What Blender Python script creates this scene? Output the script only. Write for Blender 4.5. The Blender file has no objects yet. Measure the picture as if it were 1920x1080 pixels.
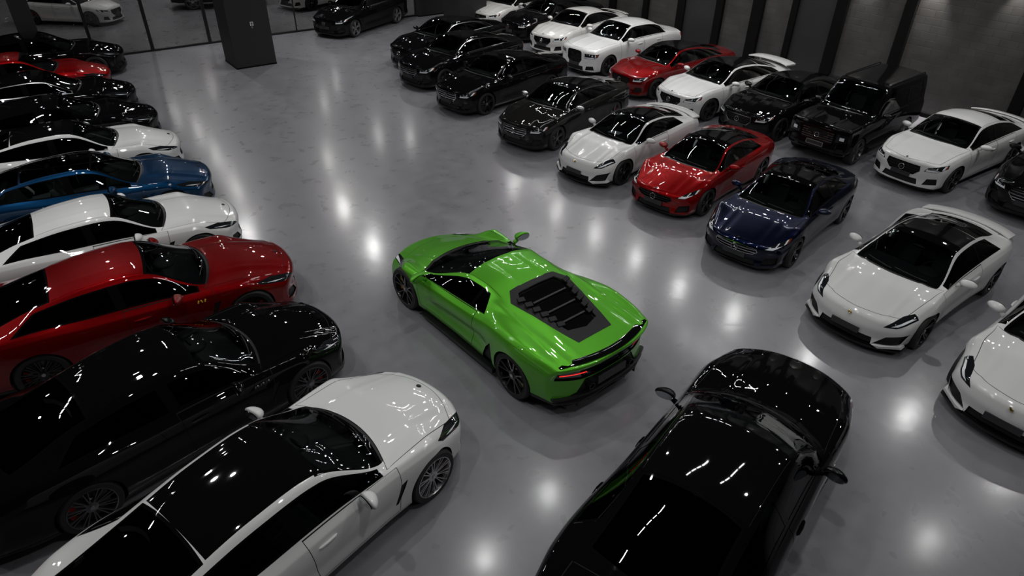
import bpy, math, random
import numpy as np
from mathutils import Vector, Matrix

random.seed(7)
D = bpy.data
SC = bpy.context.scene
COL = SC.collection
PI = math.pi


# ----------------------------------------------------------------- materials
def new_mat(name):
    m = D.materials.new(name)
    m.use_nodes = True
    nt = m.node_tree
    return m, nt, nt.nodes, nt.links, nt.nodes['Principled BSDF']


def basic(name, col, rough=0.5, metal=0.0, coat=0.0, spec=0.5, emit=0.0):
    m, nt, n, l, b = new_mat(name)
    b.inputs['Base Color'].default_value = (*col, 1)
    b.inputs['Roughness'].default_value = rough
    b.inputs['Metallic'].default_value = metal
    b.inputs['Coat Weight'].default_value = coat
    b.inputs['Coat Roughness'].default_value = 0.02
    b.inputs['Specular IOR Level'].default_value = spec
    if emit:
        b.inputs['Emission Color'].default_value = (*col, 1)
        b.inputs['Emission Strength'].default_value = emit
    return m


def paint(name, col, metal=0.0, rough=0.35, flake=0.0, spec=0.5, coat_ior=1.5):
    m, nt, n, l, b = new_mat(name)
    b.inputs['Specular IOR Level'].default_value = spec
    b.inputs['Base Color'].default_value = (*col, 1)
    b.inputs['Metallic'].default_value = metal
    b.inputs['Roughness'].default_value = rough
    b.inputs['Coat Weight'].default_value = 1.0
    b.inputs['Coat Roughness'].default_value = 0.015
    b.inputs['Coat IOR'].default_value = coat_ior
    tc = n.new('ShaderNodeTexCoord')
    # very soft orange-peel so that lamp reflections break up a little
    nz = n.new('ShaderNodeTexNoise')
    nz.inputs['Scale'].default_value = 9.0
    nz.inputs['Detail'].default_value = 2.0
    bp = n.new('ShaderNodeBump')
    bp.inputs['Strength'].default_value = 0.03
    bp.inputs['Distance'].default_value = 0.01
    l.new(tc.outputs['Object'], nz.inputs['Vector'])
    l.new(nz.outputs['Fac'], bp.inputs['Height'])
    l.new(bp.outputs['Normal'], b.inputs['Coat Normal'])
    if flake:
        vz = n.new('ShaderNodeTexVoronoi')
        vz.inputs['Scale'].default_value = 900.0
        b2 = n.new('ShaderNodeBump')
        b2.inputs['Strength'].default_value = flake
        b2.inputs['Distance'].default_value = 0.001
        l.new(tc.outputs['Object'], vz.inputs['Vector'])
        l.new(vz.outputs['Color'], b2.inputs['Height'])
        l.new(b2.outputs['Normal'], b.inputs['Normal'])
    return m


def glass(name, tint, refl=1.0):
    m = D.materials.new(name)
    m.use_nodes = True
    nt = m.node_tree
    n, l = nt.nodes, nt.links
    n.clear()
    out = n.new('ShaderNodeOutputMaterial')
    mix = n.new('ShaderNodeMixShader')
    tr = n.new('ShaderNodeBsdfTransparent')
    tr.inputs['Color'].default_value = (*tint, 1)
    gl = n.new('ShaderNodeBsdfGlossy')
    gl.inputs['Roughness'].default_value = 0.01
    gl.inputs['Color'].default_value = (refl, refl, refl, 1)
    fr = n.new('ShaderNodeFresnel')
    fr.inputs['IOR'].default_value = 1.52
    l.new(fr.outputs[0], mix.inputs[0])
    l.new(tr.outputs[0], mix.inputs[1])
    l.new(gl.outputs[0], mix.inputs[2])
    l.new(mix.outputs[0], out.inputs['Surface'])
    return m


M = dict(
    white=paint('white_paint', (0.74, 0.74, 0.735), 0.0, 0.4),
    pearl=paint('warm_white_paint', (0.66, 0.645, 0.62), 0.0, 0.4),
    black=paint('black_paint', (0.0035, 0.0035, 0.004), 0.0, 0.5, 0, 0.0, 1.38),
    graphite=paint('dark_graphite_paint', (0.012, 0.0115, 0.011), 0.0, 0.4, 0, 0.0, 1.42),
    red=paint('candy_red_paint', (0.27, 0.003, 0.004), 0.45, 0.33, 0.25, 0.0),
    darkred=paint('dark_red_paint', (0.18, 0.002, 0.003), 0.45, 0.33, 0.25, 0.0),
    blue=paint('metallic_blue_paint', (0.004, 0.034, 0.092), 0.6, 0.33, 0.25, 0.0),
    navy=paint('navy_paint', (0.003, 0.006, 0.026), 0.85, 0.33, 0.25, 0.0),
    green=paint('pearl_green_paint', (0.115, 0.47, 0.030), 0.45, 0.36, 0.2, 0.1),
    gloss=basic('gloss_black_panel', (0.004, 0.004, 0.0045), 0.03, 0, 0.0, 0.4),
    trim=basic('black_plastic', (0.008, 0.008, 0.009), 0.4, 0, 0, 0.35),
    matte=basic('matte_black', (0.009, 0.009, 0.010), 0.5, 0, 0, 0.3),
    well=basic('wheel_arch_liner', (0.006, 0.006, 0.006), 0.9),
    chrome=basic('bright_chrome', (0.72, 0.72, 0.73), 0.12, 1.0),
    satin=basic('satin_metal', (0.42, 0.42, 0.43), 0.28, 1.0),
    rubber=basic('tyre_rubber', (0.013, 0.013, 0.013), 0.65),
    rim_dark=basic('dark_wheel_rim', (0.018, 0.018, 0.020), 0.25, 0.6, 0.5),
    rim_grey=basic('grey_wheel_rim', (0.16, 0.16, 0.165), 0.28, 0.9, 0.3),
    rim_silver=basic('silver_wheel_rim', (0.55, 0.55, 0.56), 0.25, 1.0),
    disc=basic('brake_disc_steel', (0.14, 0.14, 0.145), 0.4, 1.0),
    cal_red=basic('red_caliper', (0.45, 0.02, 0.02), 0.4),
    cal_yellow=basic('yellow_caliper', (0.75, 0.42, 0.02), 0.4),
    cal_black=basic('black_caliper', (0.02, 0.02, 0.02), 0.4),
    lens=basic('dark_headlamp_lens', (0.012, 0.013, 0.015), 0.05, 0, 0.8),
    reflector=basic('lamp_reflector', (0.80, 0.82, 0.85), 0.18, 0.55),
    drl=basic('white_light_guide', (0.85, 0.88, 0.92), 0.25, 0.0, 0.4),
    amber=basic('amber_marker', (0.30, 0.045, 0.008), 0.15, 0, 0.6),
    tail=basic('red_tail_lens', (0.30, 0.008, 0.008), 0.12, 0, 0.6),
    tail_lit=basic('lit_red_tail_lamp', (1.0, 0.03, 0.025), 0.2, 0, 0.4, 0.5, 1.6),
    plate=basic('dark_number_plate', (0.030, 0.030, 0.033), 0.4),
    plate_rim=basic('number_plate_rim', (0.22, 0.22, 0.22), 0.4),
    cabin=basic('cabin_lining', (0.012, 0.012, 0.013), 0.75),
    seat=basic('dark_seat_leather', (0.030, 0.034, 0.037), 0.5),
    seat_grey=basic('grey_seat_leather', (0.10, 0.105, 0.105), 0.5),
    gold=basic('gold_badge', (0.75, 0.52, 0.15), 0.25, 1.0),
    paper=basic('white_paper_and_glare', (0.78, 0.80, 0.82), 0.7),
    mirror=basic('mirror_glass', (0.55, 0.58, 0.60), 0.02, 1.0),
    windscreen=glass('windscreen_glass', (0.50, 0.55, 0.55), 1.0),
    privacy=glass('tinted_window_glass', (0.16, 0.17, 0.175), 1.0),
    dark_glass=glass('black_window_glass', (0.05, 0.05, 0.055), 1.0),
    yellow=basic('yellow_lettering', (0.85, 0.62, 0.06), 0.4),
)


# ----------------------------------------------------------------- small mesh helpers
class MB:
    """collects plain shapes and turns them into one mesh"""
    def __init__(self):
        self.v, self.f = [], []

    def add(self, vs, fs):
        b = len(self.v)
        self.v += [tuple(p) for p in vs]
        self.f += [tuple(b + i for i in f) for f in fs]
        return self

    def box(self, c, s, rot=None, taper=1.0):
        hx, hy, hz = s[0] / 2, s[1] / 2, s[2] / 2
        vs = []
        for z, k in ((-hz, 1.0), (hz, taper)):
            for x, y in ((-hx, -hy), (hx, -hy), (hx, hy), (-hx, hy)):
                p = Vector((x * k, y * k, z))
                if rot is not None:
                    p = rot @ p
                vs.append((c[0] + p.x, c[1] + p.y, c[2] + p.z))
        return self.add(vs, [(3, 2, 1, 0), (4, 5, 6, 7), (0, 1, 5, 4), (1, 2, 6, 5), (2, 3, 7, 6), (3, 0, 4, 7)])

    def prism(self, pts, a, b, axis='x'):
        """extrude a 2-d outline between a and b along an axis"""
        n = len(pts)
        def P(q, t):
            return {'x': (t, q[0], q[1]), 'y': (q[0], t, q[1]), 'z': (q[0], q[1], t)}[axis]
        vs = [P(q, a) for q in pts] + [P(q, b) for q in pts]
        fs = [tuple(range(n))[::-1], tuple(range(n, 2 * n))]
        fs += [(i, (i + 1) % n, n + (i + 1) % n, n + i) for i in range(n)]
        return self.add(vs, fs)

    def lathe(self, prof, c, n=40, axis='y', close=False):
        """prof: (offset along the axis, radius)"""
        vs, fs = [], []
        m = len(prof)
        for i in range(n):
            a = 2 * PI * i / n
            for o, r in prof:
                if axis == 'y':
                    vs.append((c[0] + r * math.cos(a), c[1] + o, c[2] + r * math.sin(a)))
                elif axis == 'x':
                    vs.append((c[0] + o, c[1] + r * math.cos(a), c[2] + r * math.sin(a)))
                else:
                    vs.append((c[0] + r * math.cos(a), c[1] + r * math.sin(a), c[2] + o))
        for i in range(n):
            j = (i + 1) % n
            for k in range(m - 1 if not close else m):
                k2 = (k + 1) % m
                fs.append((i * m + k, j * m + k, j * m + k2, i * m + k2))
        return self.add(vs, fs)

    def tube(self, pts, r, n=8, closed=False):
        pts = [Vector(p) for p in pts]
        m = len(pts)
        vs, fs = [], []
        for i, p in enumerate(pts):
            a = pts[(i - 1) % m] if (closed or i) else p
            b = pts[(i + 1) % m] if (closed or i < m - 1) else p
            t = (b - a).normalized()
            u = t.cross(Vector((0, 0, 1)))
            if u.length < 1e-4:
                u = t.cross(Vector((0, 1, 0)))
            u.normalize()
            w = t.cross(u)
            rr = r[i] if isinstance(r, (list, tuple)) else r
            for k in range(n):
                an = 2 * PI * k / n
                vs.append(p + (u * math.cos(an) + w * math.sin(an)) * rr)
        for i in range(m if closed else m - 1):
            j = (i + 1) % m
            for k in range(n):
                k2 = (k + 1) % n
                fs.append((i * n + k, i * n + k2, j * n + k2, j * n + k))
        if not closed:
            fs.append(tuple(range(n)))
            fs.append(tuple((m - 1) * n + k for k in range(n))[::-1])
        return self.add(vs, fs)

    def blob(self, c, s, n=14, m=9, shape=None):
        vs, fs = [], []
        for i in range(m + 1):
            th = PI * i / m
            for k in range(n):
                a = 2 * PI * k / n
                p = Vector((math.sin(th) * math.cos(a), math.sin(th) * math.sin(a), math.cos(th)))
                if shape:
                    p = shape(p)
                vs.append((c[0] + p.x * s[0], c[1] + p.y * s[1], c[2] + p.z * s[2]))
        for i in range(m):
            for k in range(n):
                k2 = (k + 1) % n
                fs.append((i * n + k, (i + 1) * n + k, (i + 1) * n + k2, i * n + k2))
        return self.add(vs, fs)

    def mesh(self, name, smooth=False, bevel=0.0, mat=None):
        me = D.meshes.new(name)
        me.from_pydata(self.v, [], self.f)
        import bmesh
        bm = bmesh.new()
        bm.from_mesh(me)
        bmesh.ops.remove_doubles(bm, verts=bm.verts, dist=1e-5)
        bmesh.ops.recalc_face_normals(bm, faces=bm.faces)
        if bevel:
            bmesh.ops.bevel(bm, geom=[e for e in bm.edges if e.is_manifold and e.calc_face_angle(0) > 0.5],
                            offset=bevel, segments=2, affect='EDGES', profile=0.6, clamp_overlap=True)
        bm.to_mesh(me)
        bm.free()
        if smooth:
            me.polygons.foreach_set('use_smooth', [True] * len(me.polygons))
            if smooth != 'all':
                me.set_sharp_from_angle(angle=math.radians(38))
        me.materials.append(mat)
        return me


def put(name, me, mat=None, parent=None, loc=(0, 0, 0), rot=(0, 0, 0), second=None):
    o = D.objects.new(name, me)
    COL.objects.link(o)
    o.location = loc
    o.rotation_euler = rot
    if parent is not None:
        o.parent = parent
    if mat is not None:
        if len(me.materials) == 0:
            me.materials.append(None)
        s = o.material_slots[0]
        s.link = 'OBJECT'
        s.material = mat
    if second is not None and len(o.material_slots) > 1:
        o.material_slots[1].link = 'OBJECT'
        o.material_slots[1].material = second
    return o


def tag(o, label=None, cat=None, group=None, kind=None):
    for k, v in (('label', label), ('category', cat), ('group', group), ('kind', kind)):
        if v:
            o[k] = v
    return o


# ----------------------------------------------------------------- car shells
def pchip(keys):
    keys = sorted(keys)
    x = np.array([k[0] for k in keys], float)
    y = np.array([k[1] for k in keys], float)
    h = np.diff(x)
    d = np.diff(y) / h
    m = np.zeros(len(x))
    m[0], m[-1] = d[0], d[-1]
    for i in range(1, len(x) - 1):
        if d[i - 1] * d[i] > 0:
            w1, w2 = 2 * h[i] + h[i - 1], h[i] + 2 * h[i - 1]
            m[i] = (w1 + w2) / (w1 / d[i - 1] + w2 / d[i])

    def f(q):
        q = np.clip(np.asarray(q, float), x[0], x[-1])
        i = np.clip(np.searchsorted(x, q, side='right') - 1, 0, len(h) - 1)
        t = (q - x[i]) / h[i]
        return ((1 + 2 * t) * (1 - t) ** 2 * y[i] + t * (1 - t) ** 2 * h[i] * m[i]
                + t * t * (3 - 2 * t) * y[i + 1] + t * t * (t - 1) * h[i] * m[i + 1])
    return f


def sstep(a, b, x):
    t = np.clip((np.asarray(x, float) - a) / (b - a), 0, 1)
    return t * t * (3 - 2 * t)


SPAN = (3, 3, 5, 5, 4, 10, 7, 7)


def section(rows, crease):
    """rows: (9, nst, 2) half-section control points -> dense points (nv, nst, 2), row numbers (nv)"""
    R = rows.shape[0]
    pts, vv = [], []
    for j in range(R - 1):
        p0, p1 = rows[j], rows[j + 1]
        ch = p1 - p0
        L = np.linalg.norm(ch, axis=1, keepdims=True) + 1e-6
        def tang(k, other):
            if k == 0 or k == R - 1:
                t = rows[1] - rows[0] if k == 0 else rows[R - 1] - rows[R - 2]
                t = t.copy()
                t[:, 1] *= 0.15          # flat across the centre line
                return t / (np.linalg.norm(t, axis=1, keepdims=True) + 1e-6)
            a, b = rows[k] - rows[k - 1], rows[k + 1] - rows[k]
            la = np.linalg.norm(a, axis=1, keepdims=True) + 1e-6
            lb = np.linalg.norm(b, axis=1, keepdims=True) + 1e-6
            t = (a / la * lb + b / lb * la) / (la + lb)
            t = t / (np.linalg.norm(t, axis=1, keepdims=True) + 1e-6)
            c = crease[k]
            return t * (1 - c) + ch / L * c
        t0, t1 = tang(j, p1) * L, tang(j + 1, p0) * L
        n = SPAN[j]
        for i in range(n + (1 if j == R - 2 else 0)):
            t = i / n
            h00, h10 = (1 + 2 * t) * (1 - t) ** 2, t * (1 - t) ** 2
            h01, h11 = t * t * (3 - 2 * t), t * t * (t - 1)
            pts.append(h00 * p0 + h10 * t0 + h01 * p1 + h11 * t1)
            vv.append(j + t)
    return np.array(pts), np.array(vv)


class Shell:
    def __init__(self, s):
        self.s = s
        f = {k: pchip(s[k]) for k in ('W', 'zb', 'zs', 'zc', 'zr', 'wr')}
        self.f = f
        xf, xr = s['xf'], s['xr']
        r = s.get('edge', 0.07)
        xs = [(x, 0.0, 0.0) for x in np.arange(xr + r, xf - r + 1e-6, (xf - xr - 2 * r) / 104)]
        def cap(x1, sg):
            c = []
            for k in range(1, 6):
                a = PI / 2 * k / 5
                c.append((x1 - sg * r + sg * r * math.sin(a), r * (1 - math.cos(a)), 0.0))
            for k in range(1, 13):
                c.append((x1, r, k / 12))
            return c
        st = cap(xr, -1)[::-1] + xs + cap(xf, 1)
        X = np.array([q[0] for q in st])
        INS = np.array([q[1] for q in st])
        SHR = np.array([q[2] for q in st])
        Xc = np.clip(X, xr + r, xf - r)
        W, zb, zs, zc, zr, wr = (f[k](Xc) for k in ('W', 'zb', 'zs', 'zc', 'zr', 'wr'))
        cab = s.get('tumble', 0.075)
        zm = zb + s.get('zmid', 0.45) * (zs - zb)
        z0 = np.zeros_like(X)
        rows = np.array([
            np.stack([z0, zb + 0.02], 1),
            np.stack([W * s.get('bot', 0.90), zb], 1),
            np.stack([W * s.get('rock', 0.970), zb + 0.11], 1),
            np.stack([W, zm], 1),
            np.stack([W - s.get('sh_in', 0.016), zs - s.get('sh_dn', 0.065)], 1),
            np.stack([W - cab, zs + 0.012], 1),
            np.stack([wr, zr], 1),
            np.stack([wr * 0.52, zr + (zc - zr) * 0.76], 1),
            np.stack([z0, zc], 1)])
        pts, vv = section(rows, s.get('crease', (0, .5, .2, .1, .35, .55, .45, 0, 0)))
        Y, Z = pts[:, :, 0], pts[:, :, 1]            # (nv, nst)
        zmid = (zb + zc) / 2
        hh = (zc - zb) / 2
        ky = (1 - INS / W) * (1 - SHR)
        kz = (1 - INS / np.maximum(hh, 0.2)) * (1 - SHR)
        Wq = np.where(SHR > 0, W, W)
        Y = Y * ky
        Z = zmid + (Z - zmid) * kz
        XX = np.repeat(X[None, :], len(vv), 0)
        # plan sweep of the corners and side profile of nose and tail
        w, xa = s['wb'] / 2, s.get('fade', 0.15)
        ff = sstep(w - xa, xf, XX)
        fr = sstep(-w + xa, xr, XX)
        yy = np.clip(np.abs(Y) / 0.92, 0, 1.1)
        XX = XX - ff * (s.get('sweep', 0.33) * yy ** s.get('swp', 2.6) - pchip(s['nose'])(Z))
        XX = XX + fr * (s.get('rsweep', 0.26) * yy ** 2.8 - pchip(s['tail'])(Z))
        for fn in s.get('bulges', ()):
            dz = fn(XX, np.abs(Y), Z, vv[:, None])
            Z = Z + dz
        # hollow along the lower doors, deeper on the wedge
        dep, zc0, ris, wd = s.get('scallop', (.020, .46, .02, .11))
        fade = sstep(-w + .42, -w + .85, XX) * (1 - sstep(w - .80, w - .42, XX))
        side = (vv[:, None] > 1.4) & (vv[:, None] < 4.3)
        Y = Y - dep * fade * side * np.exp(-((Z - zc0 + ris * XX) / wd) ** 2) * sstep(1.4, 2.2, vv[:, None]) * (1 - sstep(3.6, 4.3, vv[:, None]))
        nv, ns = XX.shape
        # indices: one vertex at the two cap centres, shared centre lines
        P, V = [], []
        idx = {}
        for sg in (1, -1):
            for j in range(ns):
                for i in range(nv):
                    if j in (0, ns - 1):
                        key = ('c', j)
                    elif i in (0, nv - 1):
                        key = (1, i, j)
                    else:
                        key = (sg, i, j)
                    if key not in idx:
                        idx[key] = len(P)
                        y = 0.0 if (i in (0, nv - 1) or key[0] == 'c') else Y[i, j] * sg
                        P.append((XX[i, j], y, Z[i, j]))
                        V.append(vv[i])
                    idx[(sg, i, j, 'k')] = idx[key]
        F = []
        for sg in (1, -1):
            for j in range(ns - 1):
                for i in range(nv - 1):
                    q = [idx[(sg, i, j, 'k')], idx[(sg, i, j + 1, 'k')], idx[(sg, i + 1, j + 1, 'k')], idx[(sg, i + 1, j, 'k')]]
                    if sg < 0:
                        q = q[::-1]
                    u = []
                    for a in q:
                        if a not in u:
                            u.append(a)
                    if len(u) > 2:
                        F.append(u)
        self.P = [np.array(p) for p in P]
        self.V = list(V)
        A = np.array(P)
        N = np.zeros_like(A)
        for q in F:
            a, b, c = A[q[0]], A[q[1]], A[q[2]]
            nn = np.cross(b - a, c - a)
            if len(q) == 4:
                nn = nn + np.cross(c - a, A[q[3]] - a)
            for k in q:
                N[k] += nn
        # make sure the normals look outwards
        c = A.mean(0)
        if np.sum(N * (A - c)) < 0:
            N = -N
            F = [q[::-1] for q in F]
        N /= (np.linalg.norm(N, axis=1, keepdims=True) + 1e-12)
        self.N = [n for n in N]
        self.F = F

    # -- clipping
    def split(self, faces, fn):
        A = np.array(self.P)
        V = np.array(self.V)
        g = np.asarray(fn(A[:, 0], A[:, 1], A[:, 2], V), float)
        g = np.where(np.abs(g) < 2e-4, 0.0, g)
        G = g.tolist()
        ins, out, cache = [], [], {}
        for f in faces:
            gs = [G[i] for i in f]
            if max(gs) <= 0:
                ins.append(f)
                continue
            if min(gs) >= 0:
                out.append(f)
                continue
            a, b = [], []
            n = len(f)
            for k in range(n):
                i, j = f[k], f[(k + 1) % n]
                gi, gj = gs[k], gs[(k + 1) % n]
                if gi <= 0:
                    a.append(i)
                if gi >= 0:
                    b.append(i)
                if gi * gj < 0:
                    key = (i, j) if i < j else (j, i)
                    m = cache.get(key)
                    if m is None:
                        t = gi / (gi - gj)
                        m = len(self.P)
                        self.P.append(self.P[i] * (1 - t) + self.P[j] * t)
                        nn = self.N[i] * (1 - t) + self.N[j] * t
                        self.N.append(nn / (np.linalg.norm(nn) + 1e-12))
                        self.V.append(self.V[i] * (1 - t) + self.V[j] * t)
                        cache[key] = m
                    a.append(m)
                    b.append(m)
            if len(a) > 2:
                ins.append(a)
            if len(b) > 2:
                out.append(b)
        return ins, out

    def cut(self, faces, fns):
        """inside = all of fns < 0"""
        ins, out = faces, []
        for fn in fns:
            ins, o = self.split(ins, fn)
            out += o
        return ins, out

    def y_at(self, x, z):
        """half width of the shell at a place on its side"""
        A = np.array(self.P)
        d = np.hypot(A[:, 0] - x, A[:, 2] - z) + (A[:, 1] < 0) * 9
        return float(A[int(np.argmin(d)), 1])

    def pieces(self, faces):
        """connected pieces of a set of faces"""
        par = {}

        def find(a):
            while par[a] != a:
                par[a] = par[par[a]]
                a = par[a]
            return a
        for f in faces:
            for i in f:
                par.setdefault(i, i)
            for i in f[1:]:
                par[find(i)] = find(f[0])
        out = {}
        for f in faces:
            out.setdefault(find(f[0]), []).append(f)
        return [q for q in out.values() if len(q) > 1]

    def mesh(self, name, faces, off=0.0, thick=0.0, gaps=()):
        if not faces:
            return None
        n0 = len(faces)
        faces = list(faces) + list(gaps)
        ids = sorted({i for f in faces for i in f})
        mp = {i: k for k, i in enumerate(ids)}
        gset = {i for f in gaps for i in f} - {i for f in faces[:n0] for i in f}
        vs = [self.P[i] + self.N[i] * (off if i not in gset else -.012) for i in ids]
        ns = [self.N[i] for i in ids]
        fs = [[mp[i] for i in f] for f in faces]
        if thick:
            n = len(vs)
            cnt = {}
            for f in fs:
                for k in range(len(f)):
                    a, b = f[k], f[(k + 1) % len(f)]
                    cnt[(a, b)] = 1
            ring = [(a, b) for (a, b) in cnt if (b, a) not in cnt]
            fs = fs + [[b, a, n + a, n + b] for a, b in ring]
            ns = ns + ns
            vs = vs + [self.P[i] + self.N[i] * (off - thick) for i in ids]
        me = D.meshes.new(name)
        me.from_pydata([tuple(v) for v in vs], [], fs)
        me.polygons.foreach_set('use_smooth', [True] * len(me.polygons))
        me.normals_split_custom_set_from_vertices([tuple(n) for n in ns])
        me.materials.append(None)
        if gaps:
            me.materials.append(None)
            for p in me.polygons[n0:]:
                p.material_index = 1
        return me

    def rim_edges(self, faces, fn):
        """border edges that lie on fn = 0"""
        A = np.array(self.P)
        g = np.abs(fn(A[:, 0], A[:, 1], A[:, 2], np.array(self.V)))
        seen = {}
        for f in faces:
            for k in range(len(f)):
                a, b = f[k], f[(k + 1) % len(f)]
                seen[(a, b)] = True
        return [(a, b) for (a, b) in seen if (b, a) not in seen and g[a] < 4e-4 and g[b] < 4e-4]


def half(p, q):
    """scalar that is < 0 to the left of the directed line p->q in the (first, second) plane"""
    dx, dy = q[0] - p[0], q[1] - p[1]
    L = math.hypot(dx, dy)
    return lambda a, b: ((a - p[0]) * dy - (b - p[1]) * dx) / L


def poly(pts, plane, off=0.0, mirror=True):
    """list of scalars for a convex counter-clockwise polygon in 'xz', 'yz' (y taken as |y| when mirror) or 'xy'"""
    area = sum(pts[i][0] * pts[(i + 1) % len(pts)][1] - pts[(i + 1) % len(pts)][0] * pts[i][1] for i in range(len(pts)))
    if area < 0:
        pts = pts[::-1]
    out = []
    for i in range(len(pts)):
        h = half(pts[i], pts[(i + 1) % len(pts)])
        def fn(x, y, z, v, h=h):
            yy = np.abs(y) if mirror else y
            a, b = {'xz': (x, z), 'yz': (yy, z), 'xy': (x, yy)}[plane]
            return h(a, b) - off
        out.append(fn)
    return out


# ----------------------------------------------------------------- body types
def bump_line(y0, w, a, x0, x1):
    """a soft raised crease running along the bonnet or roof"""
    def fn(x, y, z, v):
        m = sstep(x0, x0 + 0.25, x) * (1 - sstep(x1 - 0.25, x1, x))
        return a * np.exp(-((y - y0) / w) ** 2) * m * (v > 5.3) * (z > 0.5)
    return fn


def dome(y0, w, a, x0, x1):
    """raised plateau between the two bonnet creases"""
    def fn(x, y, z, v):
        m = sstep(x0, x0 + 0.3, x) * (1 - sstep(x1 - 0.3, x1, x))
        return a * (1 - sstep(y0 - w, y0 + w, y)) * m * (v > 5.3) * (z > 0.5)
    return fn


TYPES = {}

TYPES['tourer'] = dict(
    wb=2.95, R=0.355, xf=2.42, xr=-2.58, tyre_y=0.955,
    W=[(-2.58, .86), (-2.1, .95), (-1.475, .985), (-.7, .945), (0, .93), (.7, .935), (1.475, .97), (2.0, .92), (2.42, .84)],
    zb=[(-2.58, .24), (-2.1, .17), (-1, .14), (2.0, .13), (2.42, .15)],
    zs=[(-2.58, .88), (-2.0, .99), (-1.475, 1.0), (-.6, .93), (.5, .905), (1.0, .90), (1.475, .885), (2.0, .78), (2.42, .62)],
    zc=[(-2.58, .96), (-2.3, 1.03), (-1.9, 1.115), (-1.3, 1.27), (-.6, 1.385), (-.1, 1.41), (.2, 1.39), (.36, 1.34), (1.05, .995), (1.13, .97), (1.475, .95), (1.9, .875), (2.2, .79), (2.42, .69)],
    zr=[(-2.58, .94), (-2.3, 1.0), (-1.9, 1.06), (-1.3, 1.20), (-.6, 1.32), (-.1, 1.345), (.14, 1.32), (.86, .955), (.98, .93), (1.475, .915), (1.9, .84), (2.2, .755), (2.42, .67)],
    wr=[(-2.58, .62), (-1.9, .60), (-1.3, .56), (-.5, .575), (.14, .595), (.86, .73), (1.0, .68), (1.475, .60), (2.42, .50)],
    nose=[(.0, -.02), (.2, 0), (.4, -.03), (.6, .0), (.72, -.05), (.95, -.2)],
    tail=[(.0, .10), (.3, .05), (.55, -.02), (.8, 0), (.95, -.04), (1.2, -.1)],
    sweep=.40, swp=2.4, mback=.46,
    ws=(1.06, .30, .20, .16), rw=(-1.06, -.10, -2.10, -.28), dlo_f=.80, dlo_r=((-1.66, 1.02), (-.98, 1.33)), bpill=(-.34, -.20), dlo_v=(5.10, 5.86),
    doors=[(.98, -.28)], bonnet=(1.10, .33, 2.30), boot=(-2.10, -2.50),
    bulges=[bump_line(.46, .05, .014, 1.0, 2.5), dome(.40, .08, .014, 1.0, 2.45), bump_line(.30, .035, .006, -1.2, .2)],
    grille=[(-.01, .30), (.36, .32), (.42, .44), (.36, .60), (-.01, .62)],
    intakes=[[(.48, .24), (.80, .28), (.78, .44), (.56, .38)]],
    lamp=[(.56, .60), (.80, .64), (.885, .74), (.885, .81), (.72, .76)], drl=[(.72, .655), (.81, .69), (.855, .745), (.80, .705)],
    badge=('round', 2.20, .785), vent=[(.86, .42), (.90, .42), (1.05, .72), (.95, .70)],
    taill=[(.34, .80), (.80, .77), (.86, .83), (.80, .885), (.40, .86)], rear_low=.36, style='multi',
)

TYPES['luxury'] = dict(
    wb=2.92, R=0.345, xf=2.32, xr=-2.58, tyre_y=0.925,
    W=[(-2.58, .86), (-2.1, .93), (-1.46, .95), (-.6, .925), (.6, .92), (1.46, .94), (2.0, .90), (2.32, .85)],
    zb=[(-2.58, .26), (-2.1, .18), (-1, .15), (2.0, .14), (2.32, .15)],
    zs=[(-2.58, .90), (-2.0, .99), (-1.46, 1.0), (-.4, .95), (1.0, .92), (1.46, .90), (2.0, .81), (2.32, .70)],
    zc=[(-2.58, 1.0), (-2.2, 1.07), (-1.75, 1.16), (-1.2, 1.31), (-.5, 1.42), (-.05, 1.435), (.25, 1.41), (.42, 1.355), (1.12, 1.04), (1.2, 1.015), (1.46, .99), (2.0, .90), (2.32, .79)],
    zr=[(-2.58, .97), (-2.2, 1.03), (-1.75, 1.09), (-1.2, 1.225), (-.5, 1.345), (-.05, 1.365), (.2, 1.34), (.95, .985), (1.05, .965), (1.46, .945), (2.0, .865), (2.32, .765)],
    wr=[(-2.58, .60), (-1.75, .585), (-1.2, .56), (-.3, .575), (.2, .595), (.95, .73), (1.1, .68), (2.0, .56), (2.32, .50)],
    nose=[(.0, -.02), (.2, 0), (.35, -.03), (.55, .0), (.72, -.02), (.95, -.12)],
    tail=[(.0, .06), (.3, .05), (.55, -.02), (.8, 0), (.95, -.02), (1.2, -.08)],
    sweep=.36, swp=2.5,
    ws=(1.12, .30, .26, .16), rw=(-.82, -.12, -1.90, -.26), dlo_f=.86, dlo_r=((-1.55, 1.10), (-1.22, 1.36)), bpill=(-.36, -.26), dlo_v=(5.10, 5.88),
    doors=[(1.0, -.31), (-.32, -1.22)], bonnet=(1.16, .36, 2.26), boot=(-2.0, -2.5),
    bulges=[bump_line(.44, .05, .010, 1.0, 2.3), bump_line(.16, .05, .006, 1.1, 2.3)],
    grille=[(-.01, .46), (.30, .46), (.42, .58), (.40, .70), (-.01, .71)], slats=3, slat_mat='chrome',
    intakes=[[(-.01, .24), (.44, .24), (.40, .37), (-.01, .37)], [(.54, .26), (.80, .30), (.78, .45), (.60, .42)]],
    lamp=[(.50, .60), (.74, .61), (.86, .70), (.84, .775), (.55, .70)], drl=[(.52, .605), (.74, .615), (.80, .66), (.55, .65)], drl2=True,
    badge=('star', None, .585), plate=(.43, .36),
    taill=[(.42, .78), (.78, .76), (.86, .82), (.80, .90), (.46, .88)], rear_low=.36, style='five',
)

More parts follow.
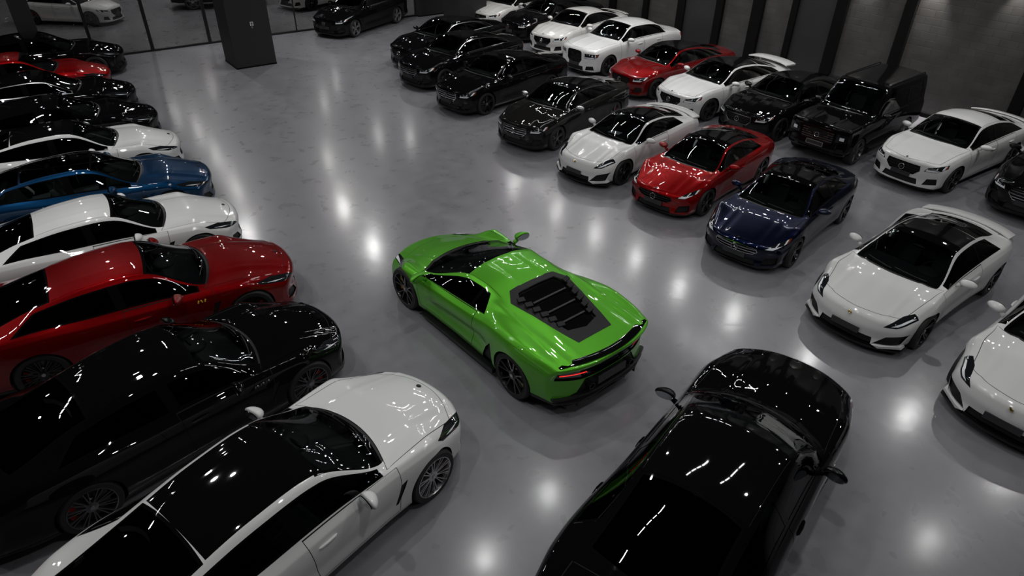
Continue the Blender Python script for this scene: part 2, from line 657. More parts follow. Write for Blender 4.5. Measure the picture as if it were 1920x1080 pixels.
TYPES['coupe'] = dict(
    wb=2.70, R=0.34, xf=2.26, xr=-2.22, tyre_y=0.935,
    W=[(-2.22, .87), (-1.8, .95), (-1.35, .97), (-.5, .92), (.4, .905), (.9, .92), (1.35, .955), (1.8, .91), (2.26, .84)],
    zb=[(-2.22, .25), (-1.8, .17), (-1, .14), (2.0, .13), (2.26, .15)],
    zs=[(-2.22, .89), (-1.8, .98), (-1.35, 1.0), (-.5, .915), (.5, .875), (1.0, .87), (1.35, .865), (1.8, .76), (2.26, .60)],
    zc=[(-2.22, .97), (-1.9, 1.04), (-1.5, 1.11), (-1.0, 1.235), (-.45, 1.32), (-.1, 1.33), (.1, 1.31), (.25, 1.26), (1.0, .94), (1.08, .92), (1.35, .895), (1.8, .80), (2.26, .65)],
    zr=[(-2.22, .95), (-1.9, 1.0), (-1.5, 1.05), (-1.0, 1.165), (-.45, 1.255), (-.1, 1.265), (.08, 1.245), (.85, .90), (.95, .88), (1.35, .855), (1.8, .765), (2.26, .63)],
    wr=[(-2.22, .60), (-1.5, .56), (-1, .53), (-.4, .54), (.08, .56), (.85, .72), (.97, .67), (1.8, .54), (2.26, .48)],
    nose=[(.0, -.02), (.2, 0), (.35, -.03), (.52, .0), (.66, -.03), (.9, -.14)],
    tail=[(.0, .06), (.3, .05), (.55, -.02), (.8, 0), (.95, -.02), (1.2, -.08)],
    sweep=.40, swp=2.4, mback=.42,
    ws=(1.01, .28, .11, .16), rw=(-.76, -.10, -1.70, -.24), dlo_f=.76, dlo_r=((-1.18, 1.02), (-.98, 1.26)), bpill=(-.52, -.44), dlo_v=(5.10, 5.88),
    doors=[(.95, -.48)], bonnet=(1.05, .33, 2.20), boot=(-1.75, -2.14),
    bulges=[bump_line(.46, .05, .014, .9, 2.25), dome(.30, .06, .010, 1.0, 2.25)],
    grille=[(-.01, .42), (.36, .43), (.46, .50), (.42, .575), (-.01, .60)], slats=2, slat_mat='satin',
    intakes=[[(-.01, .19), (.46, .19), (.42, .32), (-.01, .32)], [(.54, .22), (.80, .26), (.80, .42), (.60, .38)]],
    lamp=[(.52, .575), (.70, .575), (.86, .67), (.86, .76), (.66, .66)], drl=[(.56, .58), (.70, .585), (.80, .645), (.62, .62)], drl2=True,
    badge=('star', None, .515), plate=(.37, .34), boss=True,
    taill=[(.42, .78), (.78, .76), (.86, .82), (.80, .89), (.46, .88)], rear_low=.36, style='five',
)

sp = dict(TYPES['coupe'])
sp.update(
    grille=None, slats=0, badge=('shield', 2.21, .66), boss=False, plate=(.36, .36),
    nose=[(.0, -.02), (.2, 0), (.30, -.02), (.45, -.01), (.60, -.05), (.7, -.10), (.9, -.2)],
    intakes=[[(-.01, .17), (.46, .17), (.44, .31), (-.01, .33)], [(.47, .20), (.80, .24), (.86, .46), (.62, .38)]], lamp_x=.30,
    lamp=[(.53, .545), (.70, .56), (.89, .69), (.90, .80), (.66, .70)], drl=[(.62, .575), (.70, .590), (.82, .68), (.78, .685)], drl2=False,
    bulges=[bump_line(.50, .045, .016, .7, 2.2), bump_line(.17, .10, .008, 1.0, 2.2)],
    bonnet=(1.05, .33, 2.10), roof='black', splitter=True)
TYPES['sports'] = sp

TYPES['limo'] = dict(
    wb=3.05, R=0.36, xf=2.36, xr=-2.72, tyre_y=0.925,
    W=[(-2.72, .85), (-2.2, .92), (-1.52, .945), (-.6, .935), (.6, .93), (1.52, .94), (2.1, .91), (2.36, .86)],
    zb=[(-2.72, .26), (-2.2, .2), (-1, .17), (2.0, .16), (2.36, .17)],
    zs=[(-2.72, .93), (-2.0, 1.03), (-1.52, 1.05), (-.4, 1.04), (1.0, 1.02), (1.52, .99), (2.1, .93), (2.36, .86)],
    zc=[(-2.72, 1.0), (-2.3, 1.08), (-1.85, 1.14), (-1.72, 1.17), (-1.2, 1.44), (-1.0, 1.49), (-.5, 1.54), (0, 1.545), (.22, 1.53), (.38, 1.48), (1.08, 1.14), (1.16, 1.115), (1.52, 1.09), (2.1, 1.02), (2.36, .94)],
    zr=[(-2.72, .98), (-2.3, 1.05), (-1.85, 1.10), (-1.62, 1.14), (-1.2, 1.37), (-1.0, 1.42), (-.5, 1.475), (0, 1.48), (.18, 1.465), (.92, 1.09), (1.05, 1.07), (1.52, 1.05), (2.1, .985), (2.36, .92)],
    wr=[(-2.72, .60), (-1.85, .66), (-1.6, .68), (-1.1, .60), (-.3, .60), (.2, .61), (.92, .73), (1.05, .69), (2.1, .58), (2.36, .54)],
    nose=[(.0, -.02), (.2, 0), (.45, .0), (.8, .01), (.92, -.03), (1.1, -.12)],
    tail=[(.0, .04), (.3, .03), (.55, 0), (.85, 0), (1.0, -.04), (1.3, -.08)],
    sweep=.30, swp=2.8,
    ws=(1.08, .26, .23, .14), rw=(-1.12, -.06, -1.68, -.16), dlo_f=.82, dlo_r=((-1.50, 1.08), (-1.22, 1.45)), bpill=(-.30, -.20), dlo_v=(5.10, 5.88),
    doors=[(.98, -.25), (-.26, -1.26)], bonnet=(1.12, .36, 2.30), boot=(-1.8, -2.6),
    bulges=[bump_line(.30, .05, .012, 1.0, 2.4)],
    grille=[(-.01, .46), (.26, .46), (.34, .56), (.33, .82), (.28, .86), (-.01, .87)], slats=0, vbars=9, slat_mat='trim',
    intakes=[[(-.01, .22), (.42, .22), (.40, .36), (-.01, .36)], [(.50, .24), (.80, .27), (.76, .40), (.54, .38)]],
    lamp=[(.44, .64), (.80, .66), (.87, .72), (.87, .81), (.45, .80)], drl=[(.46, .65), (.78, .67), (.78, .70), (.46, .68)], drl2=True,
    badge=None, plate=(.41, .36),
    taill=[(.55, .80), (.82, .78), (.86, .84), (.82, .93), (.58, .92)], rear_low=.34, style='five',
)

TYPES['offroad'] = dict(
    wb=2.89, R=0.385, xf=2.22, xr=-2.42, tyre_y=0.935, edge=.05, fade=.0,
    W=[(-2.42, .93), (-1.45, .945), (0, .935), (1.45, .945), (2.22, .92)],
    zb=[(-2.42, .40), (-2, .34), (0, .31), (1.8, .32), (2.22, .36)],
    zs=[(-2.42, 1.16), (0, 1.16), (1.45, 1.15), (2.22, 1.10)],
    zc=[(-2.42, 1.92), (-2.2, 1.97), (-.5, 1.98), (0, 1.97), (.18, 1.94), (.28, 1.88), (.88, 1.26), (.95, 1.23), (1.45, 1.21), (2.22, 1.15)],
    zr=[(-2.42, 1.86), (-2.2, 1.90), (-.5, 1.915), (0, 1.905), (.14, 1.87), (.82, 1.22), (.92, 1.195), (1.45, 1.18), (2.22, 1.13)],
    wr=[(-2.42, .74), (-.5, .745), (.14, .745), (.82, .80), (.95, .76), (2.22, .70)],
    nose=[(.0, -.06), (.36, -.02), (.5, .03), (.7, 0), (1.0, -.01), (1.15, -.05)],
    tail=[(.0, .05), (.5, .05), (.8, 0), (1.95, 0)],
    sweep=.13, swp=4.0, rsweep=.06, tumble=.05, crease=(0, .8, .6, .4, .6, .8, .75, .2, 0),
    ws=(.89, .08, .19, .05), rw=None, dlo_f=.70, dlo_r=((-2.12, 1.16), (-2.05, 1.9)), bpill=(-.30, -.20), dlo_v=(5.10, 5.82), cpill=(-1.22, -1.12),
    doors=[(.82, -.25), (-.26, -1.20)], bonnet=(.93, .20, 2.16), boot=None,
    bulges=[bump_line(.36, .06, .014, .8, 2.2), bump_line(.62, .05, .008, -2.4, .1)],
    grille=[(-.01, .64), (.46, .64), (.48, .72), (.48, .98), (-.01, 1.0)], slats=5, slat_mat='satin',
    intakes=[[(-.01, .40), (.50, .40), (.46, .50), (-.01, .50)], [(.60, .40), (.84, .42), (.82, .58), (.64, .58)]],
    lamp=[(.54, .74), (.86, .76), (.89, .82), (.87, .97), (.55, .97)], drl=[(.64, .81), (.76, .81), (.76, .90), (.64, .90)], drl2=False,
    badge=('star', None, .82), plate=(.585, .52), light_plate=True,
    taill=[(.70, .70), (.88, .70), (.88, .95), (.72, .95)], rear_low=.5, style='five', rails=True,
)

def stretch(t, k, kw):
    """a longer, wider body on the same lines"""
    s = dict(TYPES[t])

    def X(x):
        x = x * k
        return x + (.26 * (x - 1.05) if x > 1.05 else 0)
    for q in ('W', 'zb', 'zs', 'zc', 'zr', 'wr'):
        s[q] = [(X(x), v * (kw if q in ('W', 'wr') else 1)) for x, v in s[q]]
    for q in ('xf', 'xr'):
        s[q] = X(s[q])
    s['wb'] = 2 * X(s['wb'] / 2)
    s['dlo_f'] *= k
    s['tyre_y'] *= kw
    s['ws'] = (s['ws'][0] * k, s['ws'][1], s['ws'][2] * k, s['ws'][3])
    s['rw'] = (s['rw'][0] * k, s['rw'][1], s['rw'][2] * k, s['rw'][3])
    s['dlo_r'] = tuple((a * k, b) for a, b in s['dlo_r'])
    s['bpill'] = tuple(a * k for a in s['bpill'])
    s['doors'] = [(a * k, b * k) for a, b in s['doors']]
    s['bonnet'] = (s['bonnet'][0] * k, s['bonnet'][1], X(s['bonnet'][2]))
    s['boot'] = tuple(X(a) for a in s['boot'])
    return s


TYPES['saloon'] = stretch('luxury', 1.03, 1.03)

TYPES['wedge'] = dict(
    scallop=(.055, .44, .09, .10), arch=.022, liner=.29, mback=.22, wb=2.62, R=0.345, xf=2.28, xr=-2.20, tyre_y=0.955, edge=.05,
    W=[(-2.20, .91), (-1.8, .965), (-1.31, .985), (-1.0, .965), (-.6, .925), (0, .91), (.7, .92), (1.31, .965), (1.8, .92), (2.28, .80)],
    zb=[(-2.20, .26), (-1.9, .20), (-1.5, .13), (2.0, .11), (2.28, .13)],
    zs=[(-2.20, .83), (-1.8, .90), (-1.31, .935), (-.9, .905), (-.4, .82), (.2, .765), (.8, .75), (1.1, .76), (1.36, .762), (1.6, .715), (1.9, .60), (2.28, .44)],
    zc=[(-2.20, .885), (-2.0, .905), (-1.8, .925), (-1.2, 1.02), (-.65, 1.115), (-.2, 1.165), (.05, 1.165), (.2, 1.135), (1.15, .80), (1.25, .775), (1.6, .69), (1.9, .60), (2.28, .47)],
    zr=[(-2.20, .865), (-1.8, .905), (-1.2, .965), (-.65, 1.045), (-.2, 1.095), (.02, 1.095), (.14, 1.065), (.98, .755), (1.1, .74), (1.6, .655), (1.9, .57), (2.28, .455)],
    wr=[(-2.20, .74), (-1.8, .72), (-1.3, .655), (-.8, .575), (-.3, .54), (.1, .565), (.98, .74), (1.15, .69), (1.6, .60), (2.28, .50)],
    nose=[(.0, -.02), (.2, 0), (.3, -.02), (.45, -.02), (.6, -.1), (.9, -.2)],
    tail=[(.0, .00), (.25, .02), (.40, -.03), (.62, -.03), (.80, .03), (.90, .07), (1.2, .05)],
    sweep=.46, swp=2.2, rsweep=.24, crease=(0, .6, .3, .25, .5, .25, .7, 0, 0), sh_dn=.05, sh_in=.014,
    ws=(1.16, .32, .14, .12), rw=None, dlo_f=.86, dlo_r=((-.62, .84), (-.36, 1.12)), bpill=(-.30, -.25), dlo_v=(5.08, 5.84),
    doors=[(.96, -.44)], bonnet=(1.22, .36, 2.0), boot=None,
    bulges=[dome(.22, .018, -.016, -.80, .30), bump_line(.50, .05, .014, .9, 2.2), bump_line(.66, .035, .024, -2.2, -.5), bump_line(.46, .03, .010, -2.2, -.9)],
    grille=None, intakes=[[(-.01, .15), (.40, .15), (.36, .26), (-.01, .26)], [(.44, .16), (.78, .18), (.80, .34), (.56, .30)]],
    lamp=[(.52, .46), (.66, .47), (.84, .60), (.84, .66), (.64, .56)], drl=[(.58, .475), (.66, .485), (.80, .59), (.70, .545)], drl2=False,
    badge=None, plate=None,
    taill=None, rear_low=.40, style='ten', skirt=True,
)


# ----------------------------------------------------------------- wheels
def wheel_meshes(R, style):
    r = R * 0.77                                             # rim radius
    t = MB().lathe([(-.235, r * .98), (-.24, R * .93), (-.215, R * .985), (-.17, R), (-.06, R), (-.02, R * .985), (.0, R * .93), (-.004, r * 1.0), (-.02, r * .97)], (0, 0, 0), 56)
    rim = MB().lathe([(-.012, r * 1.01), (.0, r * 1.005), (.002, r * .97), (-.02, r * .945), (-.10, r * .90), (-.22, r * .90)], (0, 0, 0), 56)
    if style == 'multi':
        n, kind = 10, 'pair'
    elif style == 'ten':
        n, kind = 5, 'fork'
    else:
        n, kind = 5, 'wide'
    for k in range(n):
        a = 2 * PI * k / n + .3
        def spoke(a0, a1, w0, w1, y0, y1):
            q = []
            for s, (an, rr, w, y) in enumerate(((a0, .055, w0, y0), (a1, r * .96, w1, y1))):
                c, sn = math.cos(an), math.sin(an)
                for d, yy in ((-w, y - .03), (w, y - .03), (w * .6, y), (-w * .6, y)):
                    q.append((rr * c - d * sn, yy, rr * sn + d * c))
            rim.add(q, [(0, 1, 5, 4), (1, 2, 6, 5), (2, 3, 7, 6), (3, 0, 4, 7), (0, 3, 2, 1), (4, 5, 6, 7)])
        if kind == 'pair':
            spoke(a - .06, a - .10, .010, .009, -.03, -.006)
            spoke(a + .06, a + .10, .010, .009, -.03, -.006)
        elif kind == 'fork':
            spoke(a - .05, a - .24, .017, .013, -.03, -.004)
            spoke(a + .05, a + .24, .017, .013, -.03, -.004)
        else:
            spoke(a - .10, a - .13, .020, .017, -.035, -.004)
            spoke(a + .10, a + .13, .020, .017, -.035, -.004)
    rim.lathe([(-.05, .0), (-.05, .075), (-.028, .07), (-.022, .035), (-.018, .0)], (0, 0, 0), 24)
    disc = MB().lathe([(-.10, .06), (-.10, r * .80), (-.125, r * .80), (-.125, .06)], (0, 0, 0), 40)
    disc.lathe([(-.10, .0), (-.085, .07), (-.10, .085)], (0, 0, 0), 24)
    cal = MB()
    pts = []
    for i in range(7):
        an = math.radians(-32 + 64 * i / 6)
        pts.append((math.cos(an), math.sin(an)))
    out = [(c * r * .86, s * r * .86) for c, s in pts] + [(c * r * .58, s * r * .58) for c, s in pts[::-1]]
    cal.prism(out, -.135, -.072, 'y')
    cap = MB().lathe([(-.02, .028), (-.014, .027), (-.013, .0)], (0, 0, 0), 20)
    return dict(tyre=t.mesh('tyre', True), rim=rim.mesh('rim', True, 0.0), disc=disc.mesh('brake_disc', True),
                cal=cal.mesh('brake_caliper', False, .006), cap=cap.mesh('hub_cap', True))


WHEELS = {}


def wheels_for(R, style):
    k = (round(R, 3), style)
    if k not in WHEELS:
        WHEELS[k] = wheel_meshes(R, style)
    return WHEELS[k]


def star_badge():
    b = MB()
    b.tube([(0, .066 * math.cos(2 * PI * k / 28), .066 * math.sin(2 * PI * k / 28)) for k in range(28)], .008, 8, True)
    for k in range(3):
        a = PI / 2 + 2 * PI * k / 3
        c, s = math.cos(a), math.sin(a)
        b.add([(.006, -.011 * s, .011 * c), (.006, .011 * s, -.011 * c), (0, .066 * c, .066 * s), (.016, 0, 0), (-.006, 0, 0)],
              [(0, 2, 3), (1, 3, 2), (0, 3, 4), (1, 4, 3), (0, 4, 2), (1, 2, 4)])
    return b.mesh('star_badge', True)


def shield(s=1.0):
    return [(.0, -.055 * s), (.030 * s, -.030 * s), (.040 * s, .02 * s), (.036 * s, .045 * s), (0, .055 * s), (-.036 * s, .045 * s), (-.040 * s, .02 * s), (-.030 * s, -.030 * s)]


# ----------------------------------------------------------------- one prototype per body type
def build_type(tname, variant=''):
    s = TYPES[tname]
    S = Shell(s)
    F = S.F
    w = s['wb'] / 2
    R = s['R']
    parts = []

    def panels(name, faces, mat, off=0.0, parent=None):
        for q in S.pieces(faces):
            part(name, S.mesh(name, q, off), mat, parent)

    def part(name, me, mat, parent=None, loc=(0, 0, 0), rot=(0, 0, 0), label=None):
        if me is None:
            return None
        parts.append((name, me, mat, parent, loc, rot, label))
        return len(parts) - 1

    X = lambda fn: (lambda x, y, z, v: fn(x))
    gaps = []
    # wheel arches
    Ra = R + s.get('arch', .035)
    linr = []
    for ax in (w, -w):
        circ = lambda x, y, z, v, ax=ax: np.hypot(x - ax, z - R) - Ra
        inside, F = S.cut(F, [lambda x, y, z, v: .50 - np.abs(y), lambda x, y, z, v: z - 1.0 * (R + Ra + .02), lambda x, y, z, v: v - 4.75, circ])
        both = {1: MB(), -1: MB()}
        linr += list(both.values())
        for a, b in S.rim_edges(F, circ):
            pa, pb = S.P[a], S.P[b]
            sg = 1 if pa[1] > 0 else -1
            both[sg].add([pa, pb, (pb[0], sg * .52, R + (pb[2] - R) * .80), (pa[0], sg * .52, R + (pa[2] - R) * .80)], [(0, 1, 2, 3)])
        for sg in (1, -1):
            n = 28
            both[sg].add([(ax + Ra * 1.02 * math.cos(2 * PI * k / n), sg * .52, min(R + s.get('liner', .5), max(.16, R + Ra * 1.02 * math.sin(2 * PI * k / n)))) for k in range(n)], [tuple(range(n))])
    # windows in the roof shell
    wsx, wk, wtx, wtk = s['ws']
    def ws(o):
        return [lambda x, y, z, v: 6.03 + o * 3.0 - v,
                lambda x, y, z, v: x - (wsx - wk * y * y) + o,
                lambda x, y, z, v: (wtx - wtk * y * y) + o - x]
    outer, F = S.cut(F, ws(0))
    inner, band = S.cut(outer, ws(.045))
    part('windscreen', S.mesh('windscreen', inner, -.004), 'windscreen')
    part('windscreen_surround', S.mesh('windscreen_surround', band, -.002), 'gloss')
    if s['rw']:
        rtx, rtk, rbx, rbk = s['rw']
        def rw(o):
            return [lambda x, y, z, v: 6.06 + o * 3.0 - v,
                    lambda x, y, z, v: x - (rtx + rtk * y * y) + o,
                    lambda x, y, z, v: (rbx - rbk * y * y) + o - x]
        outer, F = S.cut(F, rw(0))
        inner, band = S.cut(outer, rw(.035))
        part('rear_window', S.mesh('rear_window', inner, -.004), 'rear_glass')
        part('rear_window_surround', S.mesh('rear_window_surround', band, -.002), 'gloss')
        roof_end = rtx
    else:
        roof_end = {'offroad': s['xr'] + .06, 'wedge': -.60}[tname]
    vr = 6.0 if tname != 'tourer' else 6.12
    rf, F = S.cut(F, [lambda x, y, z, v: vr - v, lambda x, y, z, v: x - (wtx - wtk * y * y), lambda x, y, z, v: roof_end - x])
    rf_in, rf_gap = S.cut(rf, [lambda x, y, z, v: vr + .02 - v])
    gaps += rf_gap
    rp = part('roof', S.mesh('roof', rf_in), 'roof')
    # side windows
    v0, v1 = s['dlo_v']
    r0, r1 = s['dlo_r']
    rear_h = half(r1, r0)
    def dlo(o):
        return [lambda x, y, z, v: v0 + o * 3.5 - v, lambda x, y, z, v: v - v1 + o * 3.0,
                lambda x, y, z, v: x - s['dlo_f'] + o * 2,
                lambda x, y, z, v: rear_h(x, z) + o]
    outer, F = S.cut(F, dlo(0))
    inner, band = S.cut(outer, dlo(.016))
    panels('window_trim', band, 'wtrim', .002)
    pill = []
    b0, b1 = s['bpill']
    lean = .10
    bb = lambda x, z: x + lean * (z - 1.0)
    p_, inner = S.cut(inner, [lambda x, y, z, v: b0 - bb(x, z), lambda x, y, z, v: bb(x, z) - b1])
    pill += p_
    if s.get('cpill'):
        c0, c1 = s['cpill']
        p_, inner = S.cut(inner, [lambda x, y, z, v: c0 - x, lambda x, y, z, v: x - c1])
        pill += p_
    panels('door_pillar', pill, 'gloss', .001)
    for sg in (1, -1):
        side, inner = S.cut(inner, [lambda x, y, z, v, sg=sg: -y * sg])
        fr, side = S.cut(side, [lambda x, y, z, v: b0 - x - lean * (z - 1.0)])
        part('side_window', S.mesh('front_side_window', fr, -.003), 'side_glass')
        if s.get('cpill'):
            mid, side = S.cut(side, [lambda x, y, z, v: s['cpill'][0] - x])
            part('side_window', S.mesh('middle_side_window', mid, -.003), 'side_glass')
        part('side_window', S.mesh('rear_side_window', side, -.003), 'side_glass')
    # lower trim: splitter, sills, diffuser
    zb = S.f['zb']
    low, F = S.cut(F, [lambda x, y, z, v: z - zb(x) - .045])
    part('lower_trim', S.mesh('lower_trim', low), 'trim')
    # side vent behind the front wheel
    if s.get('vent'):
        o, F = S.cut(F, poly(s['vent'], 'xz') + [lambda x, y, z, v: v - 5.0, lambda x, y, z, v: 1.0 - v])
        panels('fender_vent', o, 'matte', -.012)
    if tname == 'wedge':
        # rear side air intakes ahead of the rear wheels
        o, F = S.cut(F, poly([(-.90, .20), (-.62, .20), (-.72, .46), (-.86, .62)], 'xz') + [lambda x, y, z, v: v - 4.0, lambda x, y, z, v: .5 - np.abs(y)])
        panels('side_intake', o, 'matte', -.03)
        # engine cover
        ec = [(-.60, -.01), (-.60, .40), (-.78, .53), (-1.62, .36), (-1.86, .30), (-1.86, -.01)]
        o, F = S.cut(F, poly(ec, 'xy') + [lambda x, y, z, v: 5.6 - v])
        glassp = [(-.70, -.01), (-.70, .33), (-.84, .42), (-1.62, .265), (-1.70, -.01)]
        gl, frame = S.cut(o, poly(glassp, 'xy'))
        ecp = part('engine_cover', S.mesh('engine_cover', frame, .004, .02), 'matte')
        part('engine_window', S.mesh('engine_window', gl, -.035), 'gloss', ecp)
        zcf = S.f['zc']
        for sg in (1, -1):
            for k in range(6):
                x = -.86 - .125 * k
                yy = .415 - .030 * k
                zz = float(zcf(x)) + .006
                lv = MB().box((x, sg * yy, zz), (.070, .11, .028), Matrix.Rotation(-.42, 3, 'Y') @ Matrix.Rotation(sg * -.22, 3, 'Z'))
                part('louvre', lv.mesh('louvre', False, .006), 'matte', ecp)
        for k, x in enumerate((-.98, -1.22, -1.46)):
            rb = MB().box((x, 0, float(zcf(x)) - .018), (.035, .60 - .10 * k, .02))
            part('cross_bar', rb.mesh('cross_bar', False, .005), 'trim', ecp)
    # tail
    xr, xf = s['xr'], s['xf']
    isback = lambda x, y, z, v: x - (-w - R * .9)
    if tname == 'wedge':
        pn, F = S.cut(F, [isback] + poly([(-.01, .60), (.50, .60), (.84, .66), (.84, .80), (-.01, .815)], 'yz') + [lambda x, y, z, v: x + 1.90])
        lmp = [(.40, .655), (.50, .63), (.80, .70), (.80, .79), (.46, .755)]
        la, pn2 = S.cut(pn, poly(lmp, 'yz'))
        pp = part('rear_panel', S.mesh('rear_panel', pn2, -.02), 'gloss')
        line, la2 = S.cut(la, [lambda x, y, z, v: np.abs(z - (.742 - .12 * (np.abs(y) < .0) - (.80 - np.abs(y)) * .10)) - .008])
        for sg in (1, -1):
            one, la2 = S.cut(la2, [lambda x, y, z, v, sg=sg: -y * sg])
            ln1, line = S.cut(line, [lambda x, y, z, v, sg=sg: -y * sg])
            tp = part('tail_lamp', S.mesh('tail_lamp', one, -.010), 'lens')
            part('light_strip', S.mesh('light_strip', ln1, -.006), 'tail_lit', tp)
    elif s.get('taill'):
        la, F = S.cut(F, [isback] + poly(s['taill'], 'yz'))
        for sg in (1, -1):
            one, la = S.cut(la, [lambda x, y, z, v, sg=sg: -y * sg])
            tl = part('tail_lamp', S.mesh('tail_lamp', one, .003), 'tail_l')
            if tname == 'tourer':
                st, rest = S.cut(one, poly([(.40, .815), (.80, .795), (.86, .83), (.80, .85), (.42, .84)], 'yz'))
                part('light_strip', S.mesh('light_strip', st, .007), 'strip', tl)
    if tname == 'wedge':
        o, F = S.cut(F, [isback] + poly([(-.01, .37), (.56, .37), (.43, .585), (-.01, .585)], 'yz'))
        part('rear_mesh', S.mesh('rear_mesh', o, -.015), 'matte')
    dz = s['rear_low']
    df, F = S.cut(F, [isback, lambda x, y, z, v: z - dz + .10 * (np.abs(y) > .0) * np.clip((np.abs(y) - .55) / .3, 0, 1)])
    part('rear_diffuser', S.mesh('rear_diffuser', df, .004), 'trim')
    # front openings and lamps
    front = lambda x, y, z, v: (w + .12) - x
    lampx = lambda x, y, z, v: (w + s.get('lamp_x', .12)) - x
    for q in s['intakes']:
        o, F = S.cut(F, [front] + poly(q, 'yz'))
        panels('air_intake', o, 'matte', -.025)
    if s['grille']:
        o, F = S.cut(F, [front] + poly(s['grille'], 'yz'))
        core, ring = S.cut(o, poly(s['grille'], 'yz', -.012))
        if tname == 'tourer':
            bars, core2 = S.cut(core, [lambda x, y, z, v: np.abs(((np.abs(y) + .02) % .055) - .0275) - .010])
        elif s.get('vbars'):
            bars, core2 = S.cut(core, [lambda x, y, z, v: np.abs((np.abs(y) % .035) - .0175) - .006])
        else:
            zl = [p[1] for p in s['grille']]
            za, zt, ns = min(zl), max(zl), s['slats']
            bars, core2 = S.cut(core, [lambda x, y, z, v: np.min([np.abs(z - (za + (zt - za) * (k + 1) / (ns + 1))) for k in range(ns)], axis=0) - .011])
        gp = part('grille', S.mesh('grille', core2, -.03), 'matte')
        part('grille_surround', S.mesh('grille_surround', ring, .006), 'gring', gp)
        part('grille_bar', S.mesh('grille_bar', bars, -.004), 'gbar', gp)
    lam, F = S.cut(F, [lampx] + poly(s['lamp'], 'yz'))
    for sg in (1, -1):
        one, lam = S.cut(lam, [lambda x, y, z, v, sg=sg: -y * sg])
        core, edge = S.cut(one, poly(s['lamp'], 'yz', -.010))
        g, core = S.cut(core, poly(s['drl'], 'yz'))
        g2 = []
        if s.get('drl2'):
            q = s['lamp']
            far = max(p[0] for p in q)
            g2, core = S.cut(core, [lambda x, y, z, v: far - .030 - np.abs(y)])
            u, rest = S.cut(core, [lambda x, y, z, v: np.abs(((np.abs(y) - .5) % .09) - .045) - .011])
            core = rest
            g = g + u
        hp = part('headlamp', S.mesh('headlamp', core + edge, .001), 'lens')
        part('light_guide', S.mesh('light_guide', g, .004), 'drl', hp)
        if g2:
            part('side_marker', S.mesh('side_marker', g2, .003), 'marker', hp)
    # doors, bonnet, boot lid; sunk black strips stand in for shaded gaps
    zs = S.f['zs']
    for di, (xa, xb) in enumerate(s['doors']):
        rear_arch = -w + Ra + .03
        def dr(o, xa=xa, xb=xb):
            return [lambda x, y, z, v: x + .10 * (z - .9) * (-1 if True else 1) - xa + o,
                    lambda x, y, z, v: xb + o - x - .10 * (z - .9),
                    lambda x, y, z, v: v - 5.06 + o * 4, lambda x, y, z, v: zb(x) + .15 + o - z,
                    lambda x, y, z, v: Ra + .04 + o - np.hypot(x + w, z - R)]
        o, F = S.cut(F, dr(0))
        inn, gp_ = S.cut(o, dr(.008))
        gaps += gp_
        for sg in (1, -1):
            one, inn = S.cut(inn, [lambda x, y, z, v, sg=sg: -y * sg])
            d = part('door', S.mesh('door', one), 'paint')
            xh = xb + .22
            zh = float(zs(xh)) - .13
            yh = S.y_at(xh, zh)
            if tname == 'wedge':
                continue
            h = MB()
            h.tube([(xh + .12, sg * (yh - .008), zh), (xh + .09, sg * (yh + .008), zh + .004), (xh, sg * (yh + .012), zh + .004), (xh - .09, sg * (yh + .008), zh), (xh - .12, sg * (yh - .008), zh - .004)], [.009, .014, .016, .014, .009], 8)
            part('door_handle', h.mesh('door_handle', True), 'handle', d)
    xb_, kb_, xe_ = s['bonnet']
    def bn(o):
        return [lambda x, y, z, v: 5.35 + o * 4 - v, lambda x, y, z, v: x - (xe_ - .55 * y * y) + o,
                lambda x, y, z, v: (xb_ - kb_ * y * y) + o - x, lambda x, y, z, v: .40 - z]
    o, F = S.cut(F, bn(0))
    inn, gp_ = S.cut(o, bn(.008))
    gaps += gp_
    bp = part('bonnet', S.mesh('bonnet', inn), 'paint')
    if s['boot']:
        def bt(o):
            return [lambda x, y, z, v: 5.9 + o * 4 - v, lambda x, y, z, v: x - s['boot'][0] + o, lambda x, y, z, v: s['boot'][1] + o - x, lambda x, y, z, v: .6 - z]
        o, F = S.cut(F, bt(0))
        inn, gp_ = S.cut(o, bt(.008))
        gaps += gp_
        part('boot_lid', S.mesh('boot_lid', inn), 'paint')
    # black cowl strip between bonnet and windscreen
    cw, F = S.cut(F, [lambda x, y, z, v: 6.03 - v, lambda x, y, z, v: x - (xb_ - kb_ * y * y), lambda x, y, z, v: wsx - wk * y * y - .02 - x])
    part('cowl', S.mesh('cowl', cw, -.004), 'trim')
    part('body', S.mesh('body', F, 0, 0, gaps), 'paint')
    for q in linr:
        part('wheel_arch_liner', q.mesh('wheel_arch_liner'), 'well')

    # black tail lip / spoilers
    def tail_wing(zlift, wdt, depth, thick, curve=.18, xo=.0, up=.0):
        b = MB()
        n = 20
        vs = []
        for i in range(n + 1):
            y = -wdt + 2 * wdt * i / n
            k = abs(y) / wdt
            x0 = xr + xo + curve * k ** 2
            z0 = zt + zlift - .035 * k ** 3
            for dx, dzz in ((-.02, 0), (-.03, thick), (depth, up * -1 + thick * .7), (depth, up * -1)):
                vs.append((x0 + dx, y, z0 + dzz))
        fs = []
        for i in range(n):
            for k in range(4):
                fs.append((i * 4 + k, i * 4 + (k + 1) % 4, i * 4 + 4 + (k + 1) % 4, i * 4 + 4 + k))
        fs += [(0, 1, 2, 3), (n * 4 + 3, n * 4 + 2, n * 4 + 1, n * 4)]
        b.add(vs, fs)
        return b.mesh('rear_spoiler', True, .005)
    zt = float(S.f['zc'](xr))
